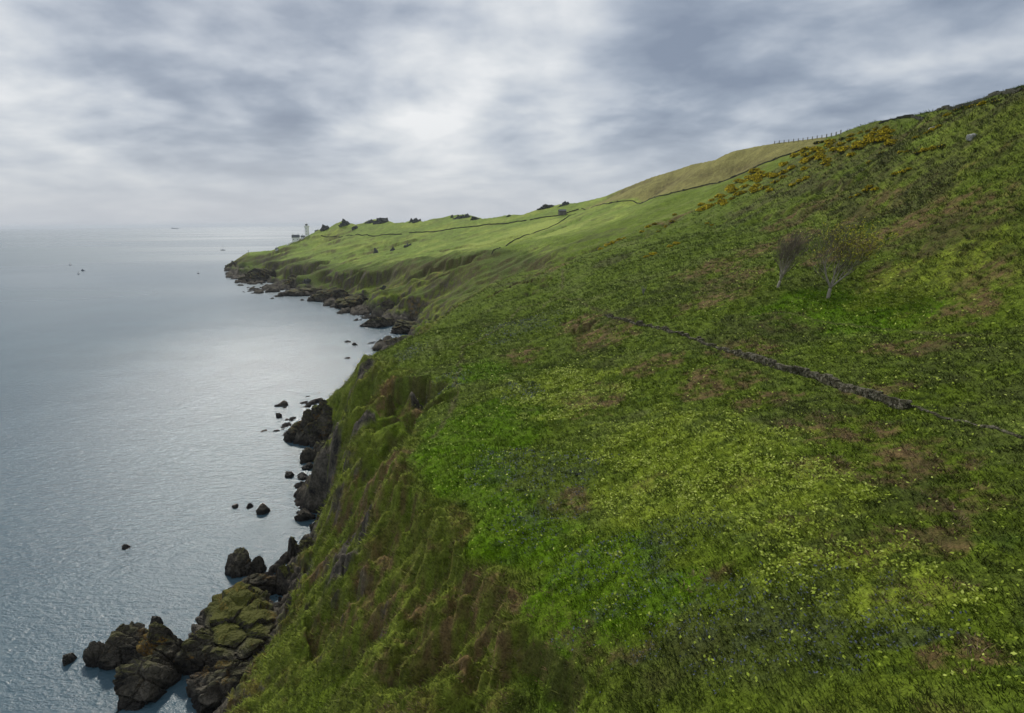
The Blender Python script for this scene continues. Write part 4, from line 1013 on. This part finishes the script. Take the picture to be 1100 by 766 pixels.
cluster([(878, 154, 9), (884, 153, 8)], 'dark flowerless gorse bush at the end of the skyline fence', 'dark bushes by the fence', (3,))
cluster([(905, 150, 8), (915, 146, 9), (893, 158, 7), (905, 165, 8), (925, 160, 7), (948, 165, 8), (960, 155, 7), (935, 175, 8), (890, 178, 7)], 'dark scrubby gorse bush scattered around the top of the band', 'dark scrub around the band', (3, 3, 2))
cluster([(787, 214, 9), (800, 207, 9), (770, 219, 7)], 'dark gorse bush along the lower fringe of the long band', 'dark gorse fringe of the band', (3, 2))
cluster([(628, 279, 3), (634, 277, 3), (656, 270, 3)], 'tiny dark bush on the crest left of the left clump', 'tiny dark bushes on the crest', (3,))

# ------------------------------------------------------------------ the two wind-bent trees
def tree(px, py, hpx, label, seed, leafy, lean, spread):
    h = hit(px, py); D = math.hypot(h[0], h[1]); H = hpx * D / F
    e = empty('tree', tuple(h), label, 'tree', 'bare trees on the slope'); r = random.Random(seed)
    tb = MB(); tw = MB(); tips = []
    LEN = [0.13, 0.36, 0.30, 0.22, 0.15]; NB = [5, 6, 6, 5]
    def grow(p, d, L_, rad, lvl):
        n = 5; pts = [p.copy()]; rads = [rad]; end = 0.8 if lvl == 0 else 0.35
        for i in range(n):
            d = (d + Vector((r.gauss(0, .11) + lean[0] * .07, r.gauss(0, .11), r.gauss(0, .09) + 0.06))).normalized()
            p = p + d * L_ / n; pts.append(p.copy()); rads.append(rad * (1 - (1 - end) * (i + 1) / n))
        (tb if lvl < 3 else tw).tube(pts, rads, 7 if lvl < 2 else 4 if lvl < 3 else 3)
        if lvl >= 3: tips.extend(pts[2:])
        if lvl >= 4: return
        for b_ in range(NB[lvl]):
            i = 5 if (lvl == 0 or b_ == 0) else r.choice([1, 2, 3, 4, 5])
            q = pts[i]; a = (6.283 * b_ / NB[lvl] + r.uniform(-.4, .4)); k_ = spread * r.uniform(.5, 1.0) * (0.75 if lvl == 0 else 1)
            nd = (d * 0.9 + Vector((math.cos(a) * k_, math.sin(a) * k_, r.uniform(0, .35)))).normalized()
            grow(q, nd, H * LEN[lvl + 1] * r.uniform(.65, 1.05), max(rads[i] * r.uniform(.45, .7), 0.020), lvl + 1)
    base_r = H * 0.022
    grow(Vector((0, 0, -0.3)), Vector((lean[0] * 0.4, 0, 1)).normalized(), H * LEN[0], base_r, 0)
    for m_ in (tb, tw):
        zmax = max([v[2] for v in tw.v])
    sc = H / zmax
    for m_ in (tb, tw): m_.v = [(a * sc, b * sc, c * sc) for a, b, c in m_.v]
    tb.build('trunk', M_bark, e, True); cr = tw.build('crown', M_twig, e)
    tp = np.array([tuple(t * sc) for t in tips]); rr2 = np.random.default_rng(seed)
    if leafy:
        w_ = 1.0 / (1 + np.exp(-(tp[:, 0] - tp[:, 0].mean()) / (0.12 * H))) * (0.2 + 0.8 * (tp[:, 2] > H * .45))
        tp = tp[rr2.random(len(tp)) < leafy * w_]
        n_l = 3; b = np.repeat(tp, n_l, 0) + rr2.normal(size=(len(tp) * n_l, 3)) * 0.16
        V_, F_, C_ = confetti(b, np.full(len(b), 0.15), np.tile([[0.30, 0.29, 0.018]], (len(b), 1)), seed, tilt=1.0)
        lv = new_mesh('leaves', V_, F_, M_leaf, cr, cols=C_)
    return e
tree(835, 309, 61, 'smaller leafless wind bent tree with thin grey twigs on the slope', 21, 0.0, (0.6, 0), 0.72)
tree(889, 320, 80, 'larger wind bent tree with sparse yellow green leaves on its right side', 37, 0.45, (0.5, 0), 0.95)
h = hit(691, 317); e = empty('sapling', tuple(h), 'small pale bare sapling alone left of the two trees', 'sapling')
mb = MB(); r_ = random.Random(3)
for i in range(26):
    a = r_.uniform(0, 6.28); k_ = r_.uniform(.1, .7); mb.tube([(0, 0, 0), (math.cos(a) * k_ * .5, math.sin(a) * k_ * .5, r_.uniform(.8, 1.3)), (math.cos(a) * k_ * 1.5, math.sin(a) * k_ * 1.5, r_.uniform(1.6, 2.6))], [.05, .03, .01], 4)
mb.build('stem', simple('pale_bark', (.25, .24, .21)), e)

# ------------------------------------------------------------------ hut in the far field
h = hit(604, 231); D = math.hypot(h[0], h[1])
e = empty('field_hut', tuple(h), 'small dark hut beside the field wall below the green summit', 'hut', rz=0.25)
mb = MB(); mb.box((0, 0, 1.6), (6.0, 4.5, 3.6)); mb.build('wall', simple('hut_stone', (.14, .13, .12)), e)
mb = MB(); mb.poly([(-3.3, -2.6, 3.4), (3.3, -2.6, 3.4), (3.3, 2.6, 3.4), (-3.3, 2.6, 3.4), (-3.3, 0, 4.9), (3.3, 0, 4.9)], [(0, 3, 2, 1), (0, 1, 5, 4), (2, 3, 4, 5), (0, 4, 3), (1, 2, 5)]); mb.build('roof', M_slate, e)
mb = MB(); mb.box((0.6, -2.28, 1.0), (1.1, .1, 2.1)); mb.build('door', M_wood, e)

# ------------------------------------------------------------------ lighthouse
h = hit(330, 253.5); D = math.hypot(h[0], h[1]); 
lx, ly = h[0], h[1]; lz = float(h[2]) - 1.0
top = P(329.8, 239.0, Y=ly)[2]; Hh = top - lz; s_ = Hh / 24.0
e = empty('lighthouse', (P(329.8, 250, Y=ly)[0], ly, lz), 'white lighthouse tower with a gallery and lantern on the far headland', 'lighthouse'); e.scale = (s_, s_, s_)
mb = MB(); mb.lathe([(4.4, 0), (4.3, 1.2), (3.7, 1.6), (3.45, 16.0), (3.5, 16.4)], 24); tw_ = mb.build('tower', M_white, e)
for z_ in (4.5, 9.0, 13.5):
    mb = MB(); mb.box((0, -3.55 - 0.0, z_), (0.8, 0.5, 1.3)); mb.build('window', M_glass, tw_)
mb = MB(); mb.lathe([(3.5, 16.2), (4.5, 16.9), (4.5, 17.9), (4.25, 17.9), (4.25, 17.1), (2.0, 17.1)], 24)
for i in range(12): a = i * math.pi / 6; mb.box((4.38 * math.cos(a), 4.38 * math.sin(a), 18.2), (.9, .5, .7), a)
mb.build('gallery', M_white, e)
mb = MB(); mb.lathe([(2.5, 17.0), (2.5, 18.6), (2.1, 18.7)], 16); mb.build('lantern_base', M_white, e)
mb = MB(); mb.lathe([(2.05, 18.6), (2.05, 21.4)], 16); lg = mb.build('lantern', M_glass, e)
mb = MB()
for i in range(8): a = i * math.pi / 4; mb.tube([(2.1 * math.cos(a), 2.1 * math.sin(a), 18.6), (2.1 * math.cos(a), 2.1 * math.sin(a), 21.4)], [.09, .09], 4)
mb.build('glazing_bar', M_white, lg)
mb = MB(); mb.lathe([(2.4, 21.3), (2.2, 21.9), (1.3, 22.8), (.4, 23.2), (.4, 23.6), (.08, 23.7), (.05, 25.0)], 16); mb.build('roof', M_white, e)
def cottage(px, py, wpx, hpx, label, rz, chim=2):
    h = None; yy = py
    while h is None and yy < py + 10: h = hit(px, yy); yy += .3
    D = math.hypot(h[0], h[1]); w_ = wpx * D / F; hh = hpx * D / F; e = empty('keepers_cottage', (h[0], h[1], h[2] - .8), label, 'house', 'white buildings of the lighthouse', rz)
    d_ = w_ * .6; eh = hh * .6
    mb = MB(); mb.poly([(-w_/2, -d_/2, -1), (w_/2, -d_/2, -1), (w_/2, d_/2, -1), (-w_/2, d_/2, -1), (-w_/2, -d_/2, eh), (w_/2, -d_/2, eh), (w_/2, d_/2, eh), (-w_/2, d_/2, eh), (-w_/2, 0, hh*.93), (w_/2, 0, hh*.93)],
        [(0, 1, 5, 4), (2, 3, 7, 6), (1, 2, 6, 9, 5), (3, 0, 4, 8, 7), (4, 5, 9, 8), (6, 7, 8, 9), (0, 3, 2, 1)]); mb.build('wall', M_white, e)
    mb = MB(); o_ = .35
    for sy in (-1, 1):
        mb.poly([(-w_/2-o_, sy*(d_/2+o_), eh-.1), (w_/2+o_, sy*(d_/2+o_), eh-.1), (w_/2+o_, 0, hh*.93+.15), (-w_/2-o_, 0, hh*.93+.15), (-w_/2-o_, sy*(d_/2+o_), eh+.15), (w_/2+o_, sy*(d_/2+o_), eh+.15), (w_/2+o_, 0, hh*.93+.4), (-w_/2-o_, 0, hh*.93+.4)],
            [(0, 1, 2, 3), (4, 5, 6, 7), (0, 1, 5, 4), (2, 3, 7, 6), (1, 2, 6, 5), (0, 3, 7, 4)])
    rf = mb.build('roof', M_slate, e)
    for c_ in range(chim): mb = MB(); mb.box(((-.35 + .7 * c_) * w_ * (1 if chim > 1 else .3), 0, hh * .95 + .6), (1.0, .8, 2.4)); mb.build('chimney', M_white, rf)
    for c_ in (-.28, .28): mb = MB(); mb.box((c_ * w_, -d_/2 - .02, eh * .55), (.9, .12, 1.2)); mb.build('window', M_glass, e)
cottage(318, 259, 7, 7, 'white keepers house with chimneys below the lighthouse', 0.2)
cottage(325.5, 255, 3.4, 3.4, 'little white outbuilding tucked against the lighthouse', 0.2, 1)
cottage(297.5, 269, 2.6, 2.8, 'tiny white fog signal house low on the point', -0.3, 1)
stone_wall([(308, 264), (314, 261), (322, 257), (328, 254.5)], 1.8, 0.8, 1.3, 'white boundary wall stepping down below the keepers house', 'lighthouse boundary wall', M_white, name='boundary_wall')
h = hit(267, 277) if hit(267, 273) is None else hit(267, 273)
e = empty('beacon_post', tuple(h), 'thin beacon post on the crest above the tip of the headland', 'beacon')
mb = MB(); mb.lathe([(.35, 0), (.25, 4.5)], 8); mb.build('pole', M_metal, e); mb = MB(); mb.lathe([(.7, 4.4), (.9, 5.0), (.2, 5.8)], 8); mb.build('lamp_housing', M_white, e)

# ------------------------------------------------------------------ boats
def hull_mb(L_, B_, H_, n=12, bow=0.5):
    mb = MB(); vs = []; rows = []
    for i in range(n + 1):
        t = i / n; x = (t - .5) * L_; b = B_ / 2 * (1 - max(0, (t - bow) / (1 - bow)) ** 2.2) * (0.8 + .2 * min(1, t * 4)); sh = H_ * (1 + .25 * t * t)
        rows.append([(x, -b, sh), (x, -b * .8, sh * .35), (x, 0, -H_ * .35), (x, b * .8, sh * .35), (x, b, sh)])
    for r0 in rows: vs += r0
    fs = []
    for i in range(n):
        for j in range(4): a = i * 5 + j; fs.append((a, a + 1, a + 6, a + 5))
        fs.append((i * 5, i * 5 + 5, i * 5 + 9, i * 5 + 4))
    fs.append((0, 1, 2, 3, 4)); mb.poly(vs, fs); return mb
a = P(239.5, 269, Z=0); D = a[1]; s_ = 5.0 * D / F / 10.0
e = empty('sailing_yacht', (a[0], a[1], 0), 'small sailing yacht with bare mast off the headland tip', 'yacht', rz=0.1); e.scale = (s_,) * 3
hull_mb(10, 3, 1.0).build('hull', M_hull, e); mb = MB(); mb.box((-.2, 0, 1.35), (4.2, 1.9, .7), 0, .85); mb.build('cabin', M_sail, e)
mb = MB(); mb.tube([(.6, 0, 1), (.6, 0, 13.0)], [.16, .1], 6); mb.tube([(.6, 0, 2.2), (-3.8, 0, 2.3)], [.12, .1], 6); mb.tube([(.6, 0, 12.8), (4.8, 0, 1.2)], [.04, .04], 4); mb.tube([(.6, 0, 12.8), (-4.7, 0, 1.1)], [.04, .04], 4); mb.build('mast', M_metal, e)
mb = MB(); mb.box((-1.6, 0, 2.45), (4.0, .35, .4)); mb.build('furled_sail', M_sail, e)
a = P(188, 244.4, Y=15000); a = (a[0], a[1], 0.0); D = a[1]; s_ = 7.6 * D / F / 180.0
e = empty('cargo_ship', (a[0], a[1], 0), 'long cargo ship low on the horizon at the left', 'ship'); e.scale = (s_,) * 3
mh = simple('ship_steel', (.10, .14, .20), .5); hull_mb(180, 26, 14, bow=.85).build('hull', mh, e)
mb = MB(); mb.box((-70, 0, 26), (20, 24, 24)); mb.build('bridge', mh, e)
for i in range(4): mb = MB(); mb.box((-38 + i * 28, 0, 19), (22, 22, 9)); mb.build('hatch_stack', mh, e)
a = P(89, 291, Z=0); s_ = 4.6 * a[1] / F / 7.0
e = empty('motor_boat', (a[0], a[1], 0), 'small dark motor boat between the marker floats at the left', 'motor boat', rz=2.9); e.scale = (s_,) * 3
hull_mb(7, 2.5, .9).build('hull', M_hull, e); mb = MB(); mb.box((.4, 0, 1.7), (2.0, 1.7, 1.5), 0, .8); cb = mb.build('cabin', simple('dark_paint', (.07, .08, .10)), e); mb = MB(); mb.box((1.32, 0, 1.85), (.12, 1.2, .5)); mb.build('window', M_glass, cb)
for (px, py, lab) in ((75.5, 285, 'uppermost marker float left of the dark motor boat'), (84.5, 294.5, 'marker float just below the dark motor boat'), (213, 294, 'marker float alone between the boats and the headland tip')):
    a = P(px, py, Z=0); s_ = 2.2 * a[1] / F / 2.0
    e = empty('marker_float', (a[0], a[1], 0), lab, 'float', 'marker floats on the water'); e.scale = (s_,) * 3
    mb = MB(); mb.lathe([(.3, -.4), (.9, -.1), (1.0, .3), (.8, .7), (.3, .9)], 12); mb.build('body', M_hull, e); mb = MB(); mb.lathe([(.1, .8), (.08, 2.0), (.25, 2.05), (.25, 2.5), (.02, 2.6)], 8); mb.build('staff', M_metal, e)
